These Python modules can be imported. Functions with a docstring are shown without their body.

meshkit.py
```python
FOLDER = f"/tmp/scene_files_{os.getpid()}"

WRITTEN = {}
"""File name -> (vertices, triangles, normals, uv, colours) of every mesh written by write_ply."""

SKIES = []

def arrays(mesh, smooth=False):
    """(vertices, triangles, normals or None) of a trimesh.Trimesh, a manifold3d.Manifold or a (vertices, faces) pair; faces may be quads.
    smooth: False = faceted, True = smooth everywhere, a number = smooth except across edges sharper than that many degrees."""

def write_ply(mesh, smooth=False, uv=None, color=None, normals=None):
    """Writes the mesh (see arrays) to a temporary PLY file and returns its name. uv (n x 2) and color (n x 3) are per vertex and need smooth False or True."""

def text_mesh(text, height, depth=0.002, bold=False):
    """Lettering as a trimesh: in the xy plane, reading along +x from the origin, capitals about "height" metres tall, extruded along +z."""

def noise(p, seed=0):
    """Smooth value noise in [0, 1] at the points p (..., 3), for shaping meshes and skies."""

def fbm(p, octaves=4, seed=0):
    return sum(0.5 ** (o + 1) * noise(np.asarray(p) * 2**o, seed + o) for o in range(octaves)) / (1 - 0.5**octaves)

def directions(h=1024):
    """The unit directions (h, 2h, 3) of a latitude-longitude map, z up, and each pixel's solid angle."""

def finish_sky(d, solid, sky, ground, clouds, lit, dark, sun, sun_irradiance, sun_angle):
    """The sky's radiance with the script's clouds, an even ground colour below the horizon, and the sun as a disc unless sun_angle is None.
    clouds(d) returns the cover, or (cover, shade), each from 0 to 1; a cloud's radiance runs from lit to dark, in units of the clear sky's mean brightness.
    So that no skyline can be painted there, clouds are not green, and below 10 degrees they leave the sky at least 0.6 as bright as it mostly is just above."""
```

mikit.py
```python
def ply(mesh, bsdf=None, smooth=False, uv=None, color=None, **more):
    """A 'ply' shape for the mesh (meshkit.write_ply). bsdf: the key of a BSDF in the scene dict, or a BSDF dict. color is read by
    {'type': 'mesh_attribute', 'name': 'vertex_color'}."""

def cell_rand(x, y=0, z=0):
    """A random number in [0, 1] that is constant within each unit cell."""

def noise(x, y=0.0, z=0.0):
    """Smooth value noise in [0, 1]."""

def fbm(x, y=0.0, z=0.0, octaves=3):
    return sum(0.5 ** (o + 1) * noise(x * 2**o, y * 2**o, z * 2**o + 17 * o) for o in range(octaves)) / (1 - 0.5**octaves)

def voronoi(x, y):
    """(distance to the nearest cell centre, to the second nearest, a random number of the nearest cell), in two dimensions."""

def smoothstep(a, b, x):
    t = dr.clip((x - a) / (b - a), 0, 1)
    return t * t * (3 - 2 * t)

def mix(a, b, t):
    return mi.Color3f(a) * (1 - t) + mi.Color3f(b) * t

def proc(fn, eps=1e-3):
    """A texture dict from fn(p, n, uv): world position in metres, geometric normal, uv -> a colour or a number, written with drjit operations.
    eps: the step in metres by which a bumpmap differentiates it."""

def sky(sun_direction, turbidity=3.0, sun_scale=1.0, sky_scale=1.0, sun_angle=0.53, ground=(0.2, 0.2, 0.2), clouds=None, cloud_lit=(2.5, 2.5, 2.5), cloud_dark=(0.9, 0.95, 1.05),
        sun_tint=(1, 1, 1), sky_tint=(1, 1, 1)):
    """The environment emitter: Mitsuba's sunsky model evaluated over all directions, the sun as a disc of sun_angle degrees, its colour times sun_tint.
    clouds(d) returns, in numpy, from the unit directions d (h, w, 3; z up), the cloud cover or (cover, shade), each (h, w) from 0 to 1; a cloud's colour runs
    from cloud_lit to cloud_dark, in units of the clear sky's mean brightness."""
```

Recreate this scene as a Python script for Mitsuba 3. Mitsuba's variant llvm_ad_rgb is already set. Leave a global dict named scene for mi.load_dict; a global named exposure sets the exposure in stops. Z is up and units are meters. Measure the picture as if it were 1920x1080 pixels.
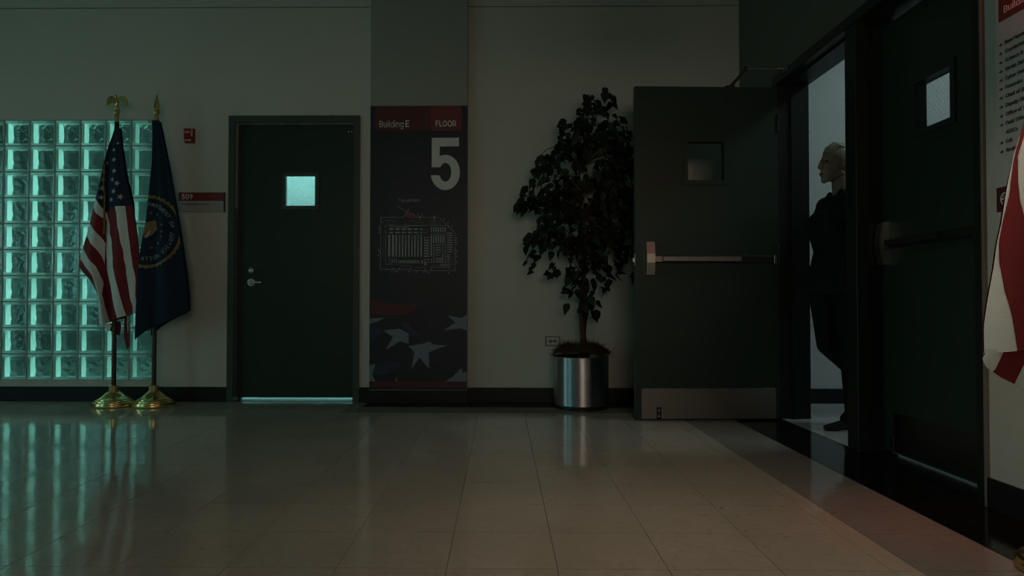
import math
import numpy as np
import trimesh
import manifold3d as m3
import shapely
from shapely import affinity
from shapely.geometry import Polygon, box as sbox, Point, LineString
import drjit as dr
import mitsuba as mi
import mikit
import meshkit

T = mi.ScalarTransform4f
scene, labels = {}, {}
exposure = 0.0

# ---------------------------------------------------------------- camera (one-point view across a lobby, eye 0.76 m)
EYE = 0.76
_f, _pitch, _yaw, _roll, _cx, _cy = 1318.0, 0.0199, -0.0118, 0.0013, 923.4, 540.8
_fw = np.array([math.sin(_yaw) * math.cos(_pitch), math.cos(_yaw) * math.cos(_pitch), math.sin(_pitch)])
_r0 = np.array([math.cos(_yaw), -math.sin(_yaw), 0.0])
_u0 = np.cross(_r0, _fw)
_up = -_r0 * math.sin(_roll) + _u0 * math.cos(_roll)
scene['camera'] = {
    'type': 'perspective',
    'fov': math.degrees(2 * math.atan(960 / _f)), 'fov_axis': 'x',
    'principal_point_offset_x': (960 - _cx) / 1920, 'principal_point_offset_y': (540 - _cy) / 1080,
    'near_clip': 0.05, 'far_clip': 100.0,
    'to_world': T().look_at(origin=[0, 0, EYE], target=list(np.array([0, 0, EYE]) + _fw), up=list(_up)),
}

# ---------------------------------------------------------------- lamps (all out of view, placed for the light they give)
LAMP_WARM = (12.6, 9.5, 7.1)       # unseen warm lamp over the near floor, right of centre
LAMP_SIDE = (0.36, 1.25, 1.25)        # unseen panels lighting the room from the left
LAMP_SLIT = (2.6, 3.3, 3.4)          # unseen narrow panel on the left, for the planter highlight
LAMP_FRONT = (6.1, 5.2, 4.1)        # unseen panel behind the camera, lights the back wall
LAMP_RED = (14.0, 0.5, 0.5)        # unseen red lamp by the right wall
LAMP_HALL = (6.0, 8.3, 8.3)        # unseen lamp in the corridor behind the double doors
LAMP_BACK = (12.3, 33.0, 34.0)      # unseen lamp in the room behind door 509
LAMP_GLASS = (3.3, 9.8, 8.3)     # unseen panel in the room behind the glass blocks

# ---------------------------------------------------------------- helpers
def add(key, mesh, bsdf, smooth=False, label=None, cat=None, group=None, kind=None, **more):
    assert key not in scene, key
    scene[key] = mikit.ply(mesh, bsdf, smooth, **more) if not isinstance(mesh, dict) else mesh
    tag(key, label, cat, group, kind)
    return key

def tag(key, label=None, cat=None, group=None, kind=None):
    d = {}
    if label: d['label'] = label
    if cat: d['category'] = cat
    if group: d['group'] = group
    if kind: d['kind'] = kind
    if d: labels[key] = {**labels.get(key, {}), **d}

def box(x0, x1, y0, y1, z0, z1, c=0.0):
    lo, hi = np.array([x0, y0, z0], float), np.array([x1, y1, z1], float)
    if not c:
        return trimesh.creation.box(bounds=[lo, hi])
    pts = []
    for sx in (0, 1):
        for sy in (0, 1):
            for sz in (0, 1):
                p = np.where([sx, sy, sz], hi, lo)
                s = np.where([sx, sy, sz], -1, 1) * c
                for k in range(3):
                    q = p + s
                    q[k] = p[k]
                    pts.append(q)
    return hull(pts)

def hull(pts):
    return trimesh.convex.convex_hull(np.asarray(pts, float))

def cat(*ms):
    ms = [m for m in ms if m is not None]
    return trimesh.util.concatenate(ms)

def extr(poly, y0, y1):
    """polygon in (x, z), extruded from y0 to y1"""
    out = []
    for g in getattr(poly, 'geoms', [poly]):
        if g.is_empty or g.geom_type != 'Polygon': continue
        m = trimesh.creation.extrude_polygon(g, y1 - y0, engine='earcut')
        v = m.vertices
        out.append(trimesh.Trimesh(np.stack([v[:, 0], y0 + v[:, 2], v[:, 1]], 1), m.faces[:, ::-1], process=False))
    return cat(*out)

def extr_x(poly, x0, x1):
    """polygon in (y, z), extruded from x0 to x1"""
    out = []
    for g in getattr(poly, 'geoms', [poly]):
        if g.is_empty or g.geom_type != 'Polygon': continue
        m = trimesh.creation.extrude_polygon(g, x1 - x0, engine='earcut')
        v = m.vertices
        out.append(trimesh.Trimesh(np.stack([x0 + v[:, 2], v[:, 0], v[:, 1]], 1), m.faces, process=False))
    return cat(*out)

def moved(m, M):
    m = m.copy(); m.apply_transform(np.asarray(M, float)); return m

def mat(rot=None, loc=(0, 0, 0)):
    M = np.eye(4)
    if rot is not None: M[:3, :3] = rot
    M[:3, 3] = loc
    return M

def rotz(a): c, s = math.cos(a), math.sin(a); return np.array([[c, -s, 0], [s, c, 0], [0, 0, 1.0]])
def rotx(a): c, s = math.cos(a), math.sin(a); return np.array([[1, 0, 0], [0, c, -s], [0, s, c]])
def roty(a): c, s = math.cos(a), math.sin(a); return np.array([[c, 0, s], [0, 1, 0], [-s, 0, c]])

ON_BACK = np.array([[1, 0, 0], [0, 0, -1], [0, 1, 0.0]])      # lettering facing the camera from the back wall
ON_RIGHT = np.array([[0, 0, -1], [-1, 0, 0], [0, 1, 0.0]])    # lettering facing -x from the right wall

def text_at(s, height, loc, R=ON_BACK, depth=0.0015, bold=False, width=None, align='l', squash=1.0):
    m = meshkit.text_mesh(s, height, depth, bold)
    w = m.bounds[1, 0] - m.bounds[0, 0]
    k = (width / w) if width else squash
    m.apply_transform(np.diag([k, 1, 1, 1]))
    lo, hi = m.bounds[0, 0], m.bounds[1, 0]
    m.apply_translation([-lo if align == 'l' else (-hi if align == 'r' else -(lo + hi) / 2), 0, 0])
    return moved(m, mat(R, loc))

def lathe(profile, n=48, loc=(0, 0, 0)):
    m = trimesh.creation.revolve(np.asarray(profile, float), sections=n)
    m.apply_translation(loc)
    return m

def tube(p, r, n=10):
    """round bar along a polyline, radius a number or one per point"""
    p = np.asarray(p, float); r = np.broadcast_to(r, (len(p),))
    ms = []
    t = np.gradient(p, axis=0); t /= np.linalg.norm(t, axis=1, keepdims=True) + 1e-12
    a = np.cross(t, np.where(np.abs(t[:, 2:]) < .9, [0, 0, 1.0], [1.0, 0, 0])); a /= np.linalg.norm(a, axis=1, keepdims=True) + 1e-12
    b, ang = np.cross(t, a), np.arange(n) * 2 * np.pi / n
    v = (p[:, None] + r[:, None, None] * (np.cos(ang)[None, :, None] * a[:, None] + np.sin(ang)[None, :, None] * b[:, None])).reshape(-1, 3)
    f = []
    for i in range(len(p) - 1):
        for j in range(n):
            q = (i * n + j, i * n + (j + 1) % n, (i + 1) * n + (j + 1) % n, (i + 1) * n + j)
            f += [(q[0], q[1], q[2]), (q[0], q[2], q[3])]
    k = len(v); v = np.vstack([v, p[:1], p[-1:]])
    for j in range(n):
        f += [(k, (j + 1) % n, j), (k + 1, k - n + j, k - n + (j + 1) % n)]
    m = trimesh.Trimesh(v, f, process=False)
    return m

def grid(P, closed_u=False):
    """mesh from an (n, m, 3) array of points"""
    n, m = P.shape[:2]
    i, j = np.meshgrid(np.arange(n - 1), np.arange(m if closed_u else m - 1), indexing='ij')
    j2 = (j + 1) % m
    q = np.stack([i * m + j, i * m + j2, (i + 1) * m + j2, (i + 1) * m + j], -1).reshape(-1, 4)
    return P.reshape(-1, 3), np.vstack([q[:, [0, 1, 2]], q[:, [0, 2, 3]]])

# ---------------------------------------------------------------- materials
def rgb(*c): return {'type': 'rgb', 'value': list(c)}
def prin(col, rough=0.5, metal=0.0, spec=0.5, **k):
    d = {'type': 'principled', 'base_color': rgb(*col) if isinstance(col, tuple) else col, 'roughness': rough, 'metallic': metal, **k}
    if not metal: d['specular'] = spec
    return {'type': 'twosided', 'bsdf': d}

def wall_fn(base, amp):
    def fn(p, n, uv):
        a = mikit.fbm(p.x * 1.1, p.y * 1.1, p.z * 1.1, 3) - 0.5
        b = mikit.noise(p.x * 140, p.y * 140, p.z * 140) - 0.5
        return mi.Color3f(*base) * (1 + amp * a + 0.05 * b)
    return fn

def tile_fn(base, amp=0.22):
    def fn(p, n, uv):
        c = mikit.cell_rand(dr.floor((p.x + 0.4704) / 0.3166), dr.floor((p.y - 2.6551) / 0.3166), 3)
        a = mikit.fbm(p.x * 3, p.y * 3, 1.0, 3) - 0.5
        b = mikit.fbm(p.x * 60, p.y * 60, 2.0, 3) - 0.5
        scuff = mikit.smoothstep(0.90, 0.96, mikit.noise(p.x * 38, p.y * 52, 9.0)) * mikit.smoothstep(0.62, 0.85, mikit.noise(p.x * 2.3, p.y * 2.3, 4.0))
        v = (1 + amp * a + 0.16 * b + 0.07 * (c - 0.5)) * (1 - 0.3 * scuff)
        return mi.Color3f(*base) * v
    return fn

def floor_rough(p, n, uv):
    return 0.060 + 0.060 * mikit.fbm(p.x * 3, p.y * 3, 0.0, 3)

def floor_wave(p, n, uv):
    """slow unevenness of the waxed tiles, a little different from tile to tile"""
    c = mikit.cell_rand(dr.floor((p.x + 0.4704) / 0.3166), dr.floor((p.y - 2.6551) / 0.3166), 7)
    return mikit.noise(p.x * 9 + 40 * c, p.y * 9, 3.0) + 0.25 * mikit.noise(p.x * 30, p.y * 30, 6.0)

def floor_mat(base, amp=0.22, spec=0.55, rough=None):
    return {'type': 'twosided', 'bsdf': {'type': 'bumpmap', 'arbitrary': mikit.proc(floor_wave, eps=.002), 'scale': 0.00042,
            'bsdf': {'type': 'principled', 'base_color': mikit.proc(tile_fn(base, amp)), 'roughness': mikit.proc(floor_rough) if rough is None else rough, 'specular': spec}}}

def black_fn(p, n, uv):
    return mi.Color3f(0.005, 0.0055, 0.0055) * (1 + 0.8 * (mikit.fbm(p.x * 30, p.y * 30, 0.0, 3) - 0.5))

M = {
    'paint_wall': prin(mikit.proc(wall_fn((0.54, 0.53, 0.465), 0.06)), 0.6, spec=0.3),
    'paint_column': prin(mikit.proc(wall_fn((0.30, 0.315, 0.285), 0.08)), 0.6, spec=0.3),
    'paint_dark': prin((0.10, 0.105, 0.085), 0.5, spec=0.3),
    'paint_hall': prin((0.55, 0.56, 0.55), 0.6, spec=0.3),
    'paint_room': prin((0.70, 0.72, 0.70), 0.7, spec=0.3),
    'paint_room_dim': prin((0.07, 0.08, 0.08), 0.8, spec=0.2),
    'ceiling_white': prin((0.55, 0.55, 0.52), 0.8, spec=0.2),
    'door_green': prin((0.021, 0.037, 0.028), 0.38, spec=0.35),
    'frame_green': prin((0.050, 0.072, 0.060), 0.42, spec=0.35),
    'frame_black': prin((0.010, 0.013, 0.012), 0.40, spec=0.35),
    'trim_tan': prin((0.17, 0.145, 0.125), 0.5),
    'rubber_black': prin((0.010, 0.011, 0.011), 0.45, spec=0.3),
    'tile_tan': floor_mat((0.37, 0.335, 0.28)),
    'tile_grey': floor_mat((0.21, 0.20, 0.185), 0.15),
    'tile_black': prin(mikit.proc(black_fn), 0.10, spec=0.28),
    'tile_hall': floor_mat((0.33, 0.34, 0.33)),
    'grout': prin((0.10, 0.092, 0.078), 0.6),
    'brass': {'type': 'twosided', 'bsdf': {'type': 'principled', 'base_color': rgb(0.78, 0.60, 0.25), 'metallic': 1.0, 'roughness': 0.22}},
    'steel': {'type': 'twosided', 'bsdf': {'type': 'principled', 'base_color': rgb(0.62, 0.58, 0.54), 'metallic': 1.0, 'roughness': 0.32}},
    'steel_dull': {'type': 'twosided', 'bsdf': {'type': 'principled', 'base_color': rgb(0.30, 0.265, 0.245), 'metallic': 1.0, 'roughness': 0.40}},
    'steel_shaded': {'type': 'twosided', 'bsdf': {'type': 'principled', 'base_color': rgb(0.13, 0.12, 0.11), 'metallic': 1.0, 'roughness': 0.36}},  # kick plate steel with its dark surroundings put into the colour
    'chrome': {'type': 'twosided', 'bsdf': {'type': 'principled', 'base_color': rgb(0.80, 0.80, 0.80), 'metallic': 1.0, 'roughness': 0.15}},
    'pot_steel': {'type': 'twosided', 'bsdf': {'type': 'roughconductor', 'material': 'Al', 'distribution': 'ggx', 'alpha_u': 0.06, 'alpha_v': 0.42, 'specular_reflectance': rgb(0.72, 0.74, 0.76)}},
    'black_plastic': prin((0.012, 0.012, 0.012), 0.4),
    'pole_wood': prin((0.055, 0.030, 0.018), 0.35),
    'pane': {'type': 'thindielectric', 'int_ior': 1.5},
    'clear_glass': {'type': 'dielectric', 'int_ior': 1.5, 'specular_transmittance': rgb(0.93, 1.0, 0.98)},
    'block_lining': prin((0.80, 0.84, 0.82), 0.7, spec=0.2),
    'block_rim': {'type': 'principledthin', 'base_color': rgb(0.95, 0.97, 0.96), 'roughness': 0.6, 'diff_trans': 1.9, 'spec_trans': 0.0, 'eta': 1.3},
    'mortar': prin((0.30, 0.33, 0.31), 0.8, spec=0.2),
    'red_paint': prin((0.28, 0.012, 0.012), 0.4),
    'print_red': prin((0.17, 0.022, 0.022), 0.5),
    'print_dark_red': prin((0.085, 0.012, 0.014), 0.5),
    'print_navy': prin((0.006, 0.011, 0.023), 0.5),
    'print_white': prin((0.62, 0.62, 0.60), 0.5),
    'print_fold': prin((0.016, 0.026, 0.055), 0.5),
    'print_star': prin((0.15, 0.19, 0.23), 0.5),
    'print_line': prin((0.26, 0.27, 0.28), 0.5),
    'print_grey': prin((0.30, 0.31, 0.31), 0.5),
    'print_black': prin((0.03, 0.03, 0.035), 0.5),
    'sign_white': prin((0.50, 0.50, 0.48), 0.45),
    'plate_grey': prin((0.34, 0.34, 0.32), 0.45),
    'plate_dark': prin((0.15, 0.14, 0.12), 0.4),
    'outlet_ivory': prin((0.50, 0.48, 0.42), 0.4),
    'wire': prin((0.10, 0.10, 0.10), 0.4),
    'lamp_shell': prin((0.55, 0.55, 0.55), 0.4),
}
for _k, _m in M.items():
    scene['mat_' + _k] = _m
def mt(k): return 'mat_' + k
# ================================================================ the setting
YW = 5.358            # back wall plane
XR = 1.82             # right wall plane
XL, YF, ZC = -5.6, -3.6, 3.40
TILE = 0.3166

# ---- floor: every tile a piece
def tile_mesh(w, d, e=0.0016, t=0.012):
    g = 0.0009
    return hull([(x, y, -t) for x in (g, w - g) for y in (g, d - g)] + [(x, y, -e * .5) for x in (g, w - g) for y in (g, d - g)]
                + [(x, y, 0) for x in (g + e * .6, w - g - e * .6) for y in (g, d - g)])
X0, Y0 = -0.4704, 2.6551
tile_plys = {}
def put_tile(key, x0, x1, y0, y1, m):
    w, d = round(x1 - x0, 3), round(y1 - y0, 3)
    if (w, d, m) not in tile_plys:
        tile_plys[(w, d, m)] = mikit.ply(tile_mesh(w, d), mt(m), False)
    scene[key] = {**tile_plys[(w, d, m)], 'to_world': T().translate([x0, y0, 0])}
GX0, GX1, GX2 = 1.190, 1.513, XR       # right border strips: grey, black
GY0, GY1 = 4.848, 5.112                # back border strips
add('floor', box(XL, 6.4, YF, 9.5, -0.12, -0.0075), mt('grout'), kind='structure')
cnt = [0]
def tname():
    cnt[0] += 1
    return 'floor__tile' if cnt[0] == 1 else 'floor__tile_%03d' % (cnt[0] - 1)
near = []
for j in range(-3, 9):
    y0, y1 = Y0 + j * TILE, min(Y0 + (j + 1) * TILE, YW)
    if y0 >= YW - .01: continue
    for i in range(-17, 6):
        x0, x1 = X0 + i * TILE, X0 + (i + 1) * TILE
        if i == 5: x1 = GX0
        if x0 < XL: x0 = XL
        if abs((x0 + x1) / 2 + 0.15) > 0.80 * y1 + 0.35 : continue
        if x0 > -1.34 and y1 > GY0 + 0.02:
            if y0 > GY0 - .03: continue
            y1b = GY0
        else: y1b = y1
        put_tile(tname(), x0, x1, y0, y1b, 'tile_tan')
j = 0
y = 1.39
while y < YW - .02:
    y2 = min(y + TILE, YW)
    put_tile(tname(), GX0, GX1, y, min(y2, GY0), 'tile_grey') if y < GY0 - .02 else None
    put_tile(tname(), GX1, GX2 + 0.02, y, min(y2, GY1), 'tile_black') if y < GY1 - .02 else None
    y = y2
x = -1.318
while x < GX1 - .01:
    x2 = min(x + TILE, GX1)
    put_tile(tname(), x, x2, GY0, GY1 if x > -1.2 else YW, 'tile_grey')
    x = x2
x = -1.0014
while x < XR - .01:
    x2 = min(x + TILE, XR)
    put_tile(tname(), x, x2, GY1, YW, 'tile_black')
    x = x2
# plain floor behind and beside the view
add('floor__surround', cat(box(XL, XR, YF, Y0 - 3 * TILE, -.012, 0), box(XL, -2.2, Y0 - 3 * TILE, YW, -.012, -.0035), box(GX0, XR, Y0 - 3 * TILE, 1.39, -.012, -.001)), mt('tile_tan'))
# corridor floor beyond the double doors
for a in range(0, 9):
    for b in range(0, 8):
        put_tile(tname(), 1.842 + a * TILE, 1.842 + (a + 1) * TILE, 2.85 + b * TILE, 2.85 + (b + 1) * TILE, 'tile_hall')

# ---- back wall with the glass block opening and the door 509 opening
GB_X1, GB_X0 = -2.650, -2.650 - 8 * 0.198
GB_Z0, GB_Z1 = 0.160, 2.165
D5 = (-2.040, -1.125, 2.140)       # frame opening of door 509
back = sbox(XL, 0, XR, 3.03).difference(sbox(GB_X0, GB_Z0, GB_X1, GB_Z1)).difference(sbox(D5[0] , -0.1, D5[1], D5[2]))
add('wall_back', extr(back, YW, YW + 0.14), mt('paint_wall'), kind='structure')
add('wall_back__upper_band', box(XL, XR, YW + 0.0, YW + 0.14, 3.036, ZC), mt('paint_wall'))
add('wall_left', box(XL - .12, XL, YF, YW + .14, 0, ZC), mt('paint_wall'), kind='structure')
add('wall_front', box(XL, XR + .12, YF - .12, YF, 0, ZC), mt('paint_wall'), kind='structure')
add('ceiling', box(XL - .12, 6.4, YF - .12, 9.5, ZC, ZC + .1), mt('ceiling_white'), kind='structure')
# right wall: light part near the camera, dark panelled part around the double doors
RO = (2.66, 4.690, 2.255)          # framed opening: y from, y to, top
add('wall_right', box(XR, XR + .2, YF, RO[0], 0, ZC), mt('paint_wall'), kind='structure')
dk = Polygon([(RO[0], 0), (YW + .14, 0), (YW + .14, ZC), (RO[0], ZC)]).difference(sbox(RO[0], -1, RO[1], RO[2]))
add('wall_right__door_surround', extr_x(dk, XR, XR + .2), mt('paint_dark'))
# column carrying the banner
CX0, CX1, CY = -0.991, -0.252, 5.300
add('pillar', box(CX0, CX1, CY, YW + .05, 0, ZC, 0.004), mt('paint_column'), kind='structure')
# baseboards
BB = 0.112
add('baseboard_back', cat(box(XL, -2.088, YW - .012, YW, 0, BB, .002), box(-1.078, CX0, YW - .012, YW, 0, BB, .002), box(CX1, XR, YW - .012, YW, 0, BB, .002)), mt('rubber_black'), kind='structure')
add('baseboard_pillar', box(CX0 - .008, CX1 + .008, CY - .010, CY + .04, 0, 0.098, .002), mt('rubber_black'), kind='structure')
add('baseboard_right', cat(box(XR - .012, XR, YF, RO[0] - .002, 0, BB, .002), box(XR - .012, XR, RO[1] + .03, YW - .012, 0, BB, .002)), mt('rubber_black'), kind='structure')
add('baseboard_left', box(XL, XL + .012, YF, YW - .012, 0, BB, .002), mt('rubber_black'), kind='structure')
# ---- corridor behind the right wall
add('wall_corridor', box(XR + .2, 6.4, YW, YW + .14, 0, ZC), mt('paint_hall'), kind='structure')
add('wall_corridor_end', box(6.28, 6.4, 0.4, YW, 0, ZC), mt('paint_hall'), kind='structure')
add('wall_corridor_near', box(XR + .2, 6.4, 0.3, 0.4, 0, ZC), mt('paint_hall'), kind='structure')
add('baseboard_corridor', box(XR + .2, 6.28, YW - .012, YW, 0, BB, .002), mt('rubber_black'), kind='structure')
# ---- rooms behind the back wall, unseen extents shaped to let the light through
RX, RY = -2.12, 5.95
add('wall_office', cat(box(RX, -0.6, RY, RY + .1, 0, 2.9), box(RX - .1, RX, YW + .14, RY + .1, 0, 2.9), box(-0.6, -0.5, YW + .14, RY + .1, 0, 2.9), box(RX - .1, -.5, YW + .14, RY + .1, 2.9, 3.0)), mt('paint_room'), kind='structure')
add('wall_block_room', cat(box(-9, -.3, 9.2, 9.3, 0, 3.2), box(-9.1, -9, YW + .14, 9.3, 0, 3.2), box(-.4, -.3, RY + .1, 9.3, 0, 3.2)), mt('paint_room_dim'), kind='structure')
add('ceiling_block_room', box(-9.1, -.3, YW + .14, 9.3, 3.2, 3.3), mt('paint_hall'), kind='structure')
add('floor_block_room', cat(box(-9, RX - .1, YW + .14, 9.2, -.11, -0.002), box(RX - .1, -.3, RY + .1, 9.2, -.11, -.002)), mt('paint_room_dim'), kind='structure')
add('floor_office', box(RX, -.6, YW + .14, RY, -.11, -0.002), mt('tile_hall'), kind='structure')

# ---- glass block panel
PX, PZ = 0.198, 0.2004
def wave(x, z):
    d, e = (x + z) * 0.7071, (x - z) * 0.7071
    w = 0.006 * (meshkit.noise(np.stack([x * 18, z * 18, x * 0 + 2.0], -1), 4) - .5)
    n1 = meshkit.noise(np.stack([(d + w) * 40, e * 13, d * 0 + 3.0], -1), 5) - 0.5
    n2 = meshkit.noise(np.stack([d * 26 + 9, e * 60, d * 0 + 7.0], -1), 6) - 0.5
    return n1 * 0.0074 + n2 * 0.0022
def slab(hw, hz, y0, y1, amp, n=68):
    """glass plate, flat outer face with an eased edge, rippled inner face; the three faces keep their own vertices"""
    def plate(u, yfun):
        Xg, Zg = np.meshgrid(u[0], u[1])
        near_edge = np.minimum(hw - np.abs(Xg), hz - np.abs(Zg))
        return np.stack([Xg, yfun(Xg, Zg, near_edge), Zg], -1)
    k = np.array([-1, -.97, -.94, -.91, -.88, -.5, 0, .5, .88, .91, .94, .97, 1])
    F = plate((k * hw, k * hz), lambda X, Z, e: y0 + .0045 * (1 - np.clip(e / .012, 0, 1)) ** 2)
    u = np.linspace(-1, 1, n)
    B = plate((u * hw, u * hz), lambda X, Z, e: y1 + amp * wave(X, Z) * np.clip((e - .019) / .010, 0, 1))
    v1, f1 = grid(F); v2, f2 = grid(B)
    c = np.array([(-hw, -hz), (hw, -hz), (hw, hz), (-hw, hz)])
    sides = []
    for i in range(4):
        p, q = c[i], c[(i + 1) % 4]
        sides.append(trimesh.Trimesh([(p[0], y0 + .0045, p[1]), (q[0], y0 + .0045, q[1]), (q[0], y1, q[1]), (p[0], y1, p[1])], [(0, 2, 1), (0, 3, 2)], process=False))
    m1 = trimesh.Trimesh(v1, f1, process=False)
    m2 = trimesh.Trimesh(v2, f2[:, ::-1], process=False)
    if m1.face_normals[0, 1] > 0: m1.invert()
    if m2.face_normals[0, 1] < 0: m2.invert()
    for s_ in sides:
        if s_.face_normals[0] @ s_.triangles_center[0] < 0: s_.invert()
    return cat(m1, m2, *sides)
HW, HZ = 0.0945, 0.0957
pane_front = slab(HW, HZ, 0.0, 0.013, 1.0)
rear = trimesh.Trimesh([(-HW, .084, -HZ), (HW, .084, -HZ), (HW, .084, HZ), (-HW, .084, HZ)], [(0, 1, 2), (0, 2, 3)], process=False)
IW, IZ = 0.0765, 0.0775
def loop(w, z, y): return np.array([(-w, y, -z), (w, y, -z), (w, y, z), (-w, y, z)])
def skin(a, b, flip=False):
    f = []
    for i in range(4):
        j = (i + 1) % 4
        f += [(i, j, 4 + j), (i, 4 + j, 4 + i)]
    m = trimesh.Trimesh(np.vstack([a, b]), f, process=False)
    return m
lining = cat(skin(loop(IW, IZ, .0185), loop(IW + .003, IZ + .003, .083)), skin(loop(HW, HZ, .002), loop(HW, HZ, .084)), skin(loop(IW + .003, IZ + .003, .083), loop(HW, HZ, .083)))
rim = skin(loop(IW, IZ, .0185), loop(HW, HZ, .0175))
P_pane = mikit.ply(pane_front, mt('clear_glass'), True)
P_rear = mikit.ply(rear, mt('pane'), False)
P_lin = mikit.ply(skin(loop(IW, IZ, .0185), loop(IW + .003, IZ + .003, .083)), mt('block_lining'), False)
P_case = mikit.ply(skin(loop(HW, HZ, .004), loop(HW, HZ, .084)), mt('block_lining'), False)
P_rim = mikit.ply(rim, mt('block_rim'), False)
bars = []
for i in range(9):
    xx = GB_X0 + i * PX
    bars.append(box(xx - .0042, xx + .0042, YW + .004, YW + .09, GB_Z0, GB_Z1))
for k in range(11):
    zz = GB_Z0 + .0005 + k * PZ
    bars.append(box(GB_X0, GB_X1, YW + .004, YW + .09, zz - .0042, zz + .0042))
add('window_1', cat(*bars), mt('mortar'), kind='structure')
nb = 0
for k in range(10):
    for i in range(8):
        t = T().translate([GB_X0 + (i + .5) * PX, YW + .003, GB_Z0 + .0005 + (k + .5) * PZ])
        key = 'window_1__glass_block' + ('' if nb == 0 else '_%03d' % nb)
        scene[key] = {**P_pane, 'to_world': t}
        scene[key + '__lining'] = {**P_lin, 'to_world': t}
        scene[key + '__casing'] = {**P_case, 'to_world': t}
        scene[key + '__rim'] = {**P_rim, 'to_world': t}
        scene[key + '__rear_pane'] = {**P_rear, 'to_world': t}
        nb += 1

# ---- lamps and glowing panels out of view, and added blockers
def emit(c): return {'type': 'area', 'radiance': rgb(*c)}
def panel_lamp(key, x, y, w, d, c, label, z=ZC):
    add(key + '__housing', extr(sbox(-w / 2 - .03, -.03, w / 2 + .03, 0).difference(sbox(-w / 2, -.04, w / 2, -.012)), 0, d).apply_translation([x, y - d / 2, z]), mt('lamp_shell'))
    v = np.array([(x - w / 2, y - d / 2, z - .020), (x + w / 2, y - d / 2, z - .020), (x + w / 2, y + d / 2, z - .020), (x - w / 2, y + d / 2, z - .020)])
    add(key + '__diffuser', trimesh.Trimesh(v, [(0, 2, 1), (0, 3, 2)], process=False), mt('lamp_shell'), emitter=emit(c))
    tag(key, label, 'unseen lamp')
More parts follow.
